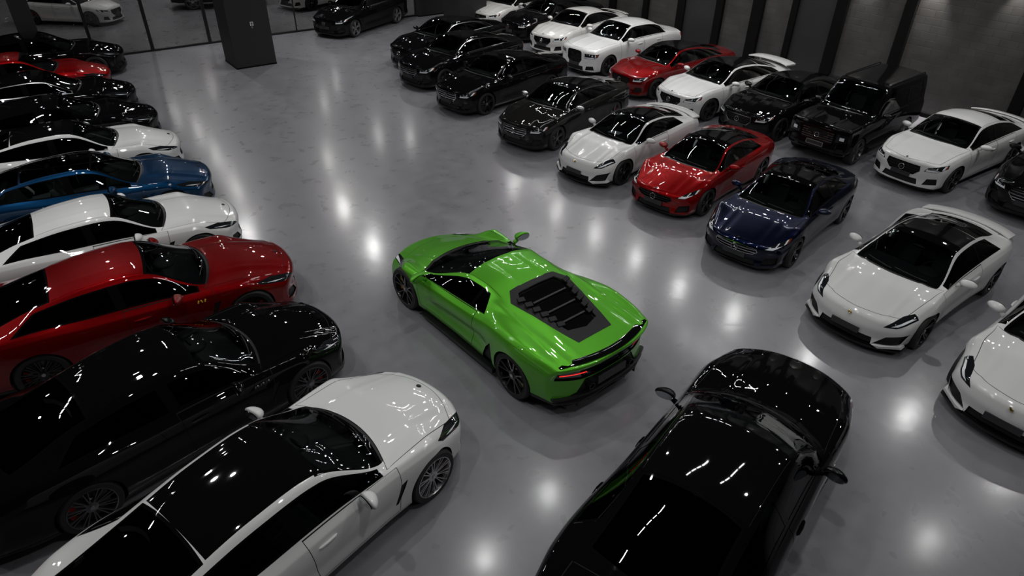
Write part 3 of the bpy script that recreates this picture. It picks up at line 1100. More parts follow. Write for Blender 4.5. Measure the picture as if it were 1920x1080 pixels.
    if tname == 'wedge':
        part('rear_spoiler', tail_wing(.0, .80, .09, .022, .20, -.02, -.004), 'gloss')
        for sg in (1, -1):
            for k in range(3):
                dd = MB().box((xr + .17, sg * (.14 + .2 * k), .25), (.26, .018, .13))
                part('diffuser_fin', dd.mesh('diffuser_fin', False, .004), 'trim')
        dd = MB()
        n = 16
        for z0, z1, wd, x0 in ((.19, .215, .70, .06), (.33, .37, .86, .02)):
            b0 = []
            for i in range(n + 1):
                y = -wd + 2 * wd * i / n
                xx = xr + x0 + .22 * (abs(y) / .92) ** 2.6
                b0 += [(xx - .03, y, z0), (xx - .03, y, z1), (xx + .22, y, z1), (xx + .22, y, z0)]
            dd.add(b0, [(i * 4 + k, i * 4 + (k + 1) % 4, i * 4 + 4 + (k + 1) % 4, i * 4 + 4 + k) for i in range(n) for k in range(4)] + [(0, 1, 2, 3), (n * 4 + 3, n * 4 + 2, n * 4 + 1, n * 4)])
        part('diffuser_blade', dd.mesh('diffuser_blade', False, .004), 'trim')
        pl = MB().box((xr - .005, 0, .50), (.02, .52, .12))
        part('number_plate', pl.mesh('number_plate', False, .004), 'plate')
        for sg in (1, -1):
            ex = MB().lathe([(0, .048), (-.11, .048), (-.11, .038), (0, .038)], (xr + .09, sg * .37, .475), 20, 'x')
            part('exhaust_tip', ex.mesh('exhaust_tip', True), 'rim_dark')
        for sg in (1, -1):
            sk = MB()
            sk.prism([(.92, .10), (-.90, .10), (-.90, .17), (-.55, .16), (.85, .13)], sg * .80, sg * .945, 'y')
            part('side_skirt', sk.mesh('side_skirt', False, .006), 'trim')
    elif variant == 'ducktail':
        part('rear_spoiler', tail_wing(.0, .74, .24, .035, .16, -.02, -.05), 'paint')
    elif variant == 'wing':
        part('rear_spoiler', tail_wing(.13, .76, .44, .05, .10, .0, -.02), 'paint')
        for sg in (1, -1):
            st = MB()
            st.box((xr + .18, sg * .50, zt + .10), (.14, .035, .15))
            part('spoiler_stay', st.mesh('spoiler_stay', False, .006), 'paint')
    elif tname == 'sports':
        part('rear_spoiler', tail_wing(.01, .80, .30, .045, .20, -.02, -.05), 'paint')
    if s.get('rails'):
        for sg in (1, -1):
            rl = MB()
            rl.tube([(.02, sg * .69, 1.92), (-.05, sg * .69, 1.955), (-2.2, sg * .69, 1.96), (-2.28, sg * .69, 1.91)], .016, 8)
            part('roof_rail', rl.mesh('roof_rail', True), 'trim')
        for sg in (1, -1):
            sb = MB()
            sb.box((0, sg * .93, .40), (1.9, .16, .05))
            part('running_board', sb.mesh('running_board', False, .01), 'trim')
        sw = MB().lathe([(0, .0), (0, .30), (-.16, .33), (-.2, .30), (-.2, 0)], (s['xr'] + .03, -.05, 1.05), 32, 'x')
        part('spare_wheel_cover', sw.mesh('spare_wheel_cover', True), 'paint')
    if s.get('splitter'):
        sp_ = MB()
        n = 20
        vs, fs = [], []
        for i in range(n + 1):
            y = -.86 + 1.72 * i / n
            x0 = xf - s['sweep'] * (abs(y) / .92) ** s['swp'] + .03
            vs += [(x0, y, .125), (x0, y, .150), (x0 - .25, y, .16), (x0 - .25, y, .12)]
        for i in range(n):
            fs += [(i * 4 + k, i * 4 + (k + 1) % 4, i * 4 + 4 + (k + 1) % 4, i * 4 + 4 + k) for k in range(4)]
        fs += [(0, 1, 2, 3), (n * 4 + 3, n * 4 + 2, n * 4 + 1, n * 4)]
        part('front_splitter', sp_.add(vs, fs).mesh('front_splitter', False, .004), 'trim')
        # body-coloured blades that frame the outer intakes
        for sg in (1, -1):
            bl = MB()
            def fx(y):
                return xf - s['sweep'] * (y / .92) ** s['swp']
            bl.add([(fx(a) + dx, sg * a, z + dz) for dx, dz in ((.028, 0), (-.10, 0)) for a, z in ((.48, .20), (.58, .15), (.86, .20), (.84, .25), (.60, .205))],
                   [(0, 1, 2, 3, 4), (9, 8, 7, 6, 5)] + [(i, (i + 1) % 5, 5 + (i + 1) % 5, 5 + i) for i in range(5)])
            part('bumper_blade', bl.mesh('bumper_blade', False, .004), 'paint')
    PA = np.array(S.P)

    def ztop(x):
        d = np.abs(PA[:, 0] - x) + np.abs(PA[:, 1]) * 3 + (PA[:, 2] < .42) * 9
        return float(PA[int(np.argmin(d)), 2])
    # plate and badge
    nose = pchip(s['nose'])
    if s.get('plate'):
        pz, _ = s['plate']
        px = xf + float(nose(pz)) + .012
        pl = MB().box((0, 0, 0), (.016, .48, .105))
        pi = part('number_plate', pl.mesh('number_plate', False, .003), 'plate', None, (px, 0, pz), (0, -.12, 0))
        if s.get('light_plate'):
            rr = MB()
            for a, b in (((.246, 0), (.014, .12)), ((-.246, 0), (.014, .12)), ((0, .055), (.50, .014)), ((0, -.055), (.50, .014))):
                rr.box((.004, a[0], a[1]), (.02, b[0], b[1]))
            part('plate_frame', rr.mesh('plate_frame'), 'plate_rim', pi)
    bd = s['badge']
    if bd:
        kind, bx, bz = bd
        if kind == 'star':
            part('badge', star_badge(), 'chrome', None, (xf + float(nose(bz)) + .022, 0, bz), (0, -.10, 0))
            if s.get('boss') or tname in ('luxury', 'saloon'):
                m = MB().lathe([(0, .0), (.004, .026), (.008, .024), (.010, 0)], (0, 0, 0), 20, 'z')
                bx2 = xf - .10
                part('bonnet_emblem', m.mesh('bonnet_emblem', True), 'emblem', None, (bx2, 0, ztop(bx2) - .002), (0, .30, 0))
        elif kind == 'round':
            m = MB().lathe([(0, .0), (.002, .034), (.009, .030), (.011, 0)], (0, 0, 0), 20, 'z')
            part('bonnet_emblem', m.mesh('bonnet_emblem', True), 'trim', None, (bx, 0, ztop(bx)), (0, .36, 0))
        else:
            zz = ztop(bx)
            slope = .42
            m = MB().prism(shield(), 0, .010, 'z')
            me = m.mesh('shield_badge', False, .002)
            m2 = MB().prism(shield(.80), .006, .0125, 'z').mesh('shield_field', False)
            m3 = MB().prism([(.016, -.012), (.022, .004), (.006, .010), (.012, .020), (-.004, .022), (-.016, .008), (-.008, .0), (-.020, -.010), (-.004, -.008), (.004, -.020)][::-1], .0125, .015, 'z').mesh('bull_mark', False)
            bp_ = part('badge', me, 'gold', None, (bx, 0, zz - .005), (0, slope, PI / 2))
            part('badge_field', m2, 'gloss', bp_)
            part('badge_mark', m3, 'gold', bp_)
    # door mirrors
    mx = wsx - wk * .55 - s.get('mback', .36)
    mz = float(S.f['zs'](mx)) + .095
    my = float(S.f['W'](mx)) - s.get('tumble', .075) + .165
    for sg in (1, -1):
        def sh(p):
            q = p.copy()
            q.x = p.x * (1.0 - .25 * p.y) if p.x > 0 else p.x * .28
            return q
        k = 1.25 if tname == 'offroad' else 1.0
        b = MB().blob((0, 0, 0), (.105, .135, .066 * k), 18, 11, sh)
        b.tube([(.02, -.08, -.05), (.02, -.15, -.085)], [.030, .036], 8)
        if sg < 0:
            b.v = [(x, -y, z) for x, y, z in b.v]
            b.f = [f[::-1] for f in b.f]
        mp = part('wing_mirror', b.mesh('wing_mirror', 'all'), 'mirror_cap', None, (mx, sg * my, mz), (0, 0, sg * .12))
        g = MB()
        pts = [(.112 * math.cos(2 * PI * q / 20), .054 * k * math.sin(2 * PI * q / 20)) for q in range(20)]
        g.prism(pts, -.040, -.028, 'x')
        part('mirror_glass', g.mesh('mirror_glass'), 'mglass', mp)
    # wheels
    wm = wheels_for(R, s['style'])
    for sx in (1, -1):
        for sg in (1, -1):
            y = s['tyre_y'] - (.0 if sx > 0 else -.008)
            wi = part('wheel', wm['tyre'], 'rubber', None, (sx * w, sg * y, R), (0, 0, 0 if sg > 0 else PI))
            part('rim', wm['rim'], 'rim', wi)
            part('brake_disc', wm['disc'], 'disc', wi)
            part('brake_caliper', wm['cal'], 'caliper', wi, (0, 0, 0), (0, 0 if sg * sx > 0 else PI, 0) if sg * sx > 0 else (0, PI, 0))
            part('hub_cap', wm['cap'], 'satin', wi)
    # cabin
    fz = R - .02
    hb = float(S.f['zs'](.4))
    fl = MB().box((-.25, 0, fz), (2.3, 1.45, .04))
    part('cabin_floor', fl.mesh('cabin_floor'), 'cabin')
    ds = MB().prism([(wsx - .12, hb - .04), (wsx - .30, hb + .015), (wsx - .62, hb + .0), (wsx - .72, hb - .12), (wsx - .66, fz + .05), (wsx - .2, fz + .05)], -.70, .70, 'y')
    hx = wsx - .70
    ds.blob((hx + .14, .36, hb + .01), (.17, .21, .065), 14, 8)
    part('dashboard', ds.mesh('dashboard', True, .02), 'cabin')
    wh = MB()
    ring = []
    tilt = Matrix.Rotation(math.radians(-24), 3, 'Y')
    for q in range(28):
        a = 2 * PI * q / 28
        ring.append(tilt @ Vector((0, .18 * math.cos(a), .18 * math.sin(a))))
    wh.tube(ring, .016, 8, True)
    for a in (0, PI, -PI / 2):
        wh.tube([tilt @ Vector((0, .02 * math.cos(a), .02 * math.sin(a))), tilt @ Vector((0, .17 * math.cos(a), .17 * math.sin(a)))], .014, 6)
    wh.blob((0, 0, 0), (.03, .05, .05), 10, 6)
    wh.tube([(0, 0, 0), (.25, 0, -.10)], .025, 8)
    part('steering_wheel', wh.mesh('steering_wheel', True), 'trim', None, (hx - .06, .36, hb - .06))
    sx0 = hx - .62
    rt = float(S.f['zr'](-.2))
    for sg in (1, -1):
        st = MB()
        st.prism([(.28, fz + .10), (.30, fz + .22), (-.22, fz + .18), (-.26, fz + .06)], -.25, .25, 'y')
        st.prism([(-.18, fz + .14), (-.32, fz + .12), (-.50, hb + .12), (-.40, hb + .14)], -.24, .24, 'y')
        st.prism([(-.41, hb + .13), (-.50, hb + .11), (-.53, min(rt - .07, hb + .30)), (-.45, min(rt - .06, hb + .31))], -.13, .13, 'y')
        part('seat', st.mesh('seat', True, .03), 'seat', None, (sx0 + .12, sg * .37, 0))
    if tname not in ('wedge',):
        rbn = MB()
        rbn.prism([(.35, fz + .10), (.35, fz + .22), (-.10, fz + .17), (-.10, fz + .06)], -.60, .60, 'y')
        rbn.prism([(-.06, fz + .14), (-.20, fz + .10), (-.42, hb + .06), (-.30, hb + .09)], -.58, .58, 'y')
        part('rear_bench', rbn.mesh('rear_bench', True, .03), 'seat', None, (sx0 - .85, 0, 0))
        sh_ = MB().box((sx0 - 1.45, 0, hb + .02), (.55, 1.25, .03))
        part('parcel_shelf', sh_.mesh('parcel_shelf', False, .008), 'cabin')
    # interior mirror behind the windscreen
    im = MB().blob((wtx + .14, 0, float(S.f['zc'](wtx + .14)) - .085), (.02, .11, .03), 12, 8)
    part('interior_mirror', im.mesh('interior_mirror', True), 'trim')
    # wipers
    for y0, y1 in ((.52, -.02), (-.05, -.52)):
        wp = MB()
        q = []
        for i in range(7):
            y = y0 + (y1 - y0) * i / 6
            x = wsx - wk * y * y - .035 - .05 * i / 6
            i0 = int(np.argmin(np.hypot(np.array(S.P)[:, 0] - x, np.array(S.P)[:, 1] - y) + (np.array(S.P)[:, 2] < .6) * 9))
            q.append((x, y, float(S.P[i0][2]) + .014 + (x - S.P[i0][0]) * -.5))
        wp.tube(q, .007, 6)
        part('wiper', wp.mesh('wiper', True), 'trim')
    return parts


PROTO = {}


def add_car(name, tname, variant, x, y, yaw, scale, mats, label, cat='car', group=None):
    key = (tname, variant)
    if key not in PROTO:
        PROTO[key] = build_type(tname, variant)
    base = dict(paint=M['black'], roof=None, rear_glass=M['dark_glass'], side_glass=M['dark_glass'], windscreen=M['windscreen'],
                gloss=M['gloss'], wtrim=M['gloss'], matte=M['matte'], trim=M['trim'], well=M['well'], gbar=M['gloss'], gring=M['gloss'],
                lens=M['lens'], drl=M['drl'], reflector=M['reflector'], marker=M['amber'], handle=None, mirror_cap=None, mglass=M['mirror'],
                tail_l=M['tail'], strip=M['tail'], tail_lit=M['tail_lit'], chrome=M['chrome'], satin=M['satin'], plate=M['plate'], plate_rim=M['plate_rim'],
                rubber=M['rubber'], rim=M['rim_dark'], rim_dark=M['rim_dark'], disc=M['disc'], caliper=M['cal_black'], cabin=M['cabin'], seat=M['seat'], gold=M['gold'], emblem=M['trim'])
    base.update(mats)
    for k in ('roof', 'handle', 'mirror_cap'):
        if base[k] is None:
            base[k] = base['paint']
    root = D.objects.new(name, None)
    root.empty_display_size = .3
    COL.objects.link(root)
    root.location = (x, y, 0)
    root.rotation_euler = (0, 0, math.radians(yaw))
    root.scale = (scale, scale, scale)
    tag(root, label, cat, group)
    objs = []
    for pname, me, mat, parent, loc, rot, lab in PROTO[key]:
        o = put(pname, me, base[mat], root if parent is None else objs[parent], loc, rot, M['well'])
        if lab:
            o['label'] = lab
        objs.append(o)
    return root


# ----------------------------------------------------------------- the hall
A1 = math.radians(37)
E1 = Vector((math.cos(A1), math.sin(A1), 0))
E2 = Vector((-math.sin(A1), math.cos(A1), 0))


def rm(n, s, z=0.0):
    """hall coordinates: n across the hall towards the brick wall, s along the aisle"""
    p = E1 * n + E2 * s
    return (p.x, p.y, z)


def hall_box(name, n0, n1, s0, s1, z0, z1, mat, kind='structure', bevel=0.0, parent=None):
    me = MB().box((0, 0, 0), (n1 - n0, s1 - s0, z1 - z0)).mesh(name, False, bevel)
    c = rm((n0 + n1) / 2, (s0 + s1) / 2, (z0 + z1) / 2)
    if parent is not None:
        pl = parent['origin_n'], parent['origin_s'], parent.location.z
        o = put(name, me, mat, parent, ((n0 + n1) / 2 - pl[0], (s0 + s1) / 2 - pl[1], (z0 + z1) / 2 - pl[2]))
    else:
        o = put(name, me, mat, None, c, (0, 0, A1))
        if kind:
            o['kind'] = kind
    return o


def floor_mat():
    m, nt, n, l, b = new_mat('polished_concrete')
    tc = n.new('ShaderNodeTexCoord')
    n1 = n.new('ShaderNodeTexNoise')
    n1.inputs['Scale'].default_value = 0.55
    n1.inputs['Detail'].default_value = 4
    n1.inputs['Roughness'].default_value = .62
    n1.inputs['Distortion'].default_value = .2
    n2 = n.new('ShaderNodeTexNoise')
    n2.inputs['Scale'].default_value = 3.2
    n2.inputs['Detail'].default_value = 2
    n2.inputs['Distortion'].default_value = .3
    for q in (n1, n2):
        l.new(tc.outputs['Object'], q.inputs['Vector'])
    mx = n.new('ShaderNodeMix')
    mx.data_type = 'FLOAT'
    mx.inputs[0].default_value = .45
    l.new(n1.outputs['Fac'], mx.inputs[2])
    l.new(n2.outputs['Fac'], mx.inputs[3])
    cr = n.new('ShaderNodeValToRGB')
    cr.color_ramp.elements[0].position = .22
    cr.color_ramp.elements[0].color = (.178, .175, .193, 1)
    cr.color_ramp.elements[1].position = .80
    cr.color_ramp.elements[1].color = (.258, .254, .277, 1)
    l.new(mx.outputs[0], cr.inputs[0])
    l.new(cr.outputs[0], b.inputs['Base Color'])
    rr = n.new('ShaderNodeMapRange')
    rr.inputs[1].default_value = .3
    rr.inputs[2].default_value = .7
    rr.inputs[3].default_value = .26
    rr.inputs[4].default_value = .36
    l.new(n2.outputs['Fac'], rr.inputs[0])
    l.new(rr.outputs[0], b.inputs['Roughness'])
    # trowel marks: shallow curling ripples that only show inside reflections
    n3 = n.new('ShaderNodeTexNoise')
    n3.inputs['Scale'].default_value = 2.6
    n3.inputs['Detail'].default_value = 1
    n3.inputs['Distortion'].default_value = .8
    l.new(tc.outputs['Object'], n3.inputs['Vector'])
    bp = n.new('ShaderNodeBump')
    bp.inputs['Strength'].default_value = .06
    bp.inputs['Distance'].default_value = .012
    l.new(n3.outputs['Fac'], bp.inputs['Height'])
    l.new(bp.outputs['Normal'], b.inputs['Normal'])
    b.inputs['Specular IOR Level'].default_value = .5
    b.inputs['Coat Weight'].default_value = .58
    b.inputs['Coat Roughness'].default_value = .155
    l.new(bp.outputs['Normal'], b.inputs['Coat Normal'])
    return m


def brick_mat():
    m, nt, n, l, b = new_mat('black_painted_blockwork')
    tc = n.new('ShaderNodeTexCoord')
    sp_ = n.new('ShaderNodeSeparateXYZ')
    cb = n.new('ShaderNodeCombineXYZ')
    l.new(tc.outputs['Object'], sp_.inputs[0])
    l.new(sp_.outputs['Y'], cb.inputs['X'])
    l.new(sp_.outputs['Z'], cb.inputs['Y'])
    br = n.new('ShaderNodeTexBrick')
    br.inputs['Scale'].default_value = 1.0
    br.inputs['Brick Width'].default_value = .46
    br.inputs['Row Height'].default_value = .20
    br.inputs['Mortar Size'].default_value = .008
    br.inputs['Mortar Smooth'].default_value = .3
    br.inputs['Color1'].default_value = (.080, .077, .075, 1)
    br.inputs['Color2'].default_value = (.068, .066, .064, 1)
    br.inputs['Mortar'].default_value = (.050, .049, .048, 1)
    l.new(cb.outputs[0], br.inputs['Vector'])
    nz = n.new('ShaderNodeTexNoise')
    nz.inputs['Scale'].default_value = 1.6
    nz.inputs['Detail'].default_value = 7
    l.new(tc.outputs['Object'], nz.inputs['Vector'])
    mx = n.new('ShaderNodeMix')
    mx.data_type = 'RGBA'
    mx.blend_type = 'MULTIPLY'
    mx.inputs[0].default_value = .7
    l.new(br.outputs['Color'], mx.inputs[6])
    l.new(nz.outputs['Fac'], mx.inputs[7])
    l.new(mx.outputs[2], b.inputs['Base Color'])
    b.inputs['Roughness'].default_value = .40
    ad = n.new('ShaderNodeMath')
    ad.operation = 'MULTIPLY_ADD'
    ad.inputs[1].default_value = .5
    l.new(nz.outputs['Fac'], ad.inputs[0])
    iv = n.new('ShaderNodeMath')
    iv.operation = 'SUBTRACT'
    iv.inputs[0].default_value = 1.0
    l.new(br.outputs['Fac'], iv.inputs[1])
    l.new(iv.outputs[0], ad.inputs[2])
    bp = n.new('ShaderNodeBump')
    bp.inputs['Strength'].default_value = .3
    bp.inputs['Distance'].default_value = .010
    l.new(ad.outputs[0], bp.inputs['Height'])
    l.new(bp.outputs['Normal'], b.inputs['Normal'])
    return m


def column_mat():
    m, nt, n, l, b = new_mat('charcoal_column_cladding')
    tc = n.new('ShaderNodeTexCoord')
    nz = n.new('ShaderNodeTexNoise')
    nz.inputs['Scale'].default_value = 3.0
    nz.inputs['Detail'].default_value = 5
    l.new(tc.outputs['Object'], nz.inputs['Vector'])
    cr = n.new('ShaderNodeValToRGB')
    cr.color_ramp.elements[0].color = (.012, .012, .0125, 1)
    cr.color_ramp.elements[1].color = (.020, .020, .021, 1)
    l.new(nz.outputs['Fac'], cr.inputs[0])
    l.new(cr.outputs[0], b.inputs['Base Color'])
    b.inputs['Roughness'].default_value = .55
    return m


M['floor'] = floor_mat()
M['brick'] = brick_mat()
M['column'] = column_mat()
M['ceiling'] = basic('black_ceiling', (.010, .010, .011), .8)
M['strip'] = basic('black_wall_strip', (.003, .003, .003), .7, 0, 0, .1)
M['frame'] = basic('black_window_frame', (.006, .006, .006), .4)
M['darkwall'] = basic('dark_far_wall', (.020, .018, .016), .7)
M['pane'] = glass('partition_glass', (.80, .80, .79), .8)

CEIL = 8.6
hall_box('floor', -34, 21.6, -16, 72, -.2, 0, M['floor'])
hall_box('ceiling', -34, 21.8, -16, 72, CEIL, CEIL + .2, M['ceiling'])
hall_box('wall_right', 21.6, 21.9, -16, 72, 0, CEIL, M['brick'])
hall_box('wall_left', -34.3, -34, -16, 72, 0, CEIL, M['darkwall'])
hall_box('wall_back', -34, 21.9, 72, 72.3, 0, CEIL, M['darkwall'])
hall_box('wall_front', -34, 21.9, -16.3, -16, 0, CEIL, M['darkwall'])
hall_box('baseboard_right', 21.55, 21.6, -16, 28.3, 0, .12, M['strip'])
k = 0
for s0, s1 in ((2.2, 2.55), (5.9, 6.2), (9.43, 9.75), (11.47, 11.83), (13.13, 13.35), (14.44, 14.86), (16.1, 16.4), (17.85, 18.2), (19.75, 20.0), (21.6, 21.95), (23.5, 23.9)):
    k += 1
    hall_box('trim_%d' % k, 21.46, 21.6, s0, s1, .12, CEIL, M['strip'])
# smooth dark panels between some of the black strips
for s0, s1 in ((11.83, 13.13), (16.4, 17.85)):
    k += 1
    hall_box('trim_%d' % k, 21.54, 21.6, s0, s1, .12, CEIL, M['column'])

# columns
def column(n0, n1, s0, s1, nm):
    o = hall_box(nm, n0, n1, s0, s1, .0, CEIL, M['column'], 'structure', .012)
    hall_box(nm, n0 - .006, n1 + .006, s0 - .006, s1 + .006, 0, .05, M['strip'])
    return o
column(6.25, 7.65, 24.3, 25.6, 'pillar')
column(15.65, 17.0, 24.7, 26.0, 'pillar')
column(15.66, 17.05, 28.15, 28.6, 'pillar')
column(.55, 1.10, 28.1, 28.6, 'pillar')

# glass partition at the end of the room
GS = 28.4
hall_box('trim_20', -34, 21.6, GS - .05, GS + .05, 0, .07, M['frame'])
edges = [-34, -26, -18, -10, -5.4, -1.4, .55, 1.10, 2.54, 4.45, 6.52, 10.0, 12.6, 15.66, 17.05, 21.6]
wid = {2.54: .10, 4.45: .11, 6.52: .11, 10.0: .025, 12.6: .025}
k = 20
for e in edges[1:-1]:
    if e in (.55, 1.10, 15.66, 17.05):
        continue
    w = wid.get(e, .10)
    k += 1
    hall_box('trim_%d' % k, e - w / 2, e + w / 2, GS - .05, GS + .05, .07, CEIL, M['frame'])
wn = 0
for a, b in zip(edges[:-1], edges[1:]):
    if (a, b) in ((.55, 1.10), (15.66, 17.05)):
        continue
    wn += 1
    hall_box('window_%d' % wn, a + .0, b - .0, GS - .006, GS + .006, .07, CEIL, M['pane'])

# small pale call box on the near column
cbx = D.objects.new('call_box', None)
COL.objects.link(cbx)
cbx.location = rm(7.03, 24.30, 1.42)
cbx.rotation_euler = (0, 0, A1)
tag(cbx, 'small white call box fixed to the big charcoal column', 'call box')
put('casing', MB().box((0, -.012, 0), (.11, .024, .13)).mesh('casing', False, .006), M['white'], cbx)
put('push_button', MB().lathe([(-.034, 0), (-.034, .02), (-.02, .024)], (0, 0, -.03), 16, 'y').mesh('push_button', True), M['trim'], cbx)
put('speaker_grille', MB().box((0, -.026, .03), (.07, .006, .035)).mesh('speaker_grille'), M['trim'], cbx)
put('mounting_plate', MB().box((0, -.004, -.11), (.06, .008, .06)).mesh('mounting_plate'), M['satin'], cbx)

# ----------------------------------------------------------------- the cars
RR_, FR_, LR_, GL_ = 'cars backed up to the dark wall', 'front row of cars on the right', 'cars parked along the left side', 'cars beyond the glass partition'
CH = dict(wtrim=M['chrome'], gring=M['chrome'], gbar=M['chrome'])
PINK = dict(rim=M['rim_grey'], caliper=M['cal_red'])
CLEAR = dict(side_glass=M['privacy'])


def P(**k):
    return {a: (M[b] if isinstance(b, str) else b) for a, b in k.items()}


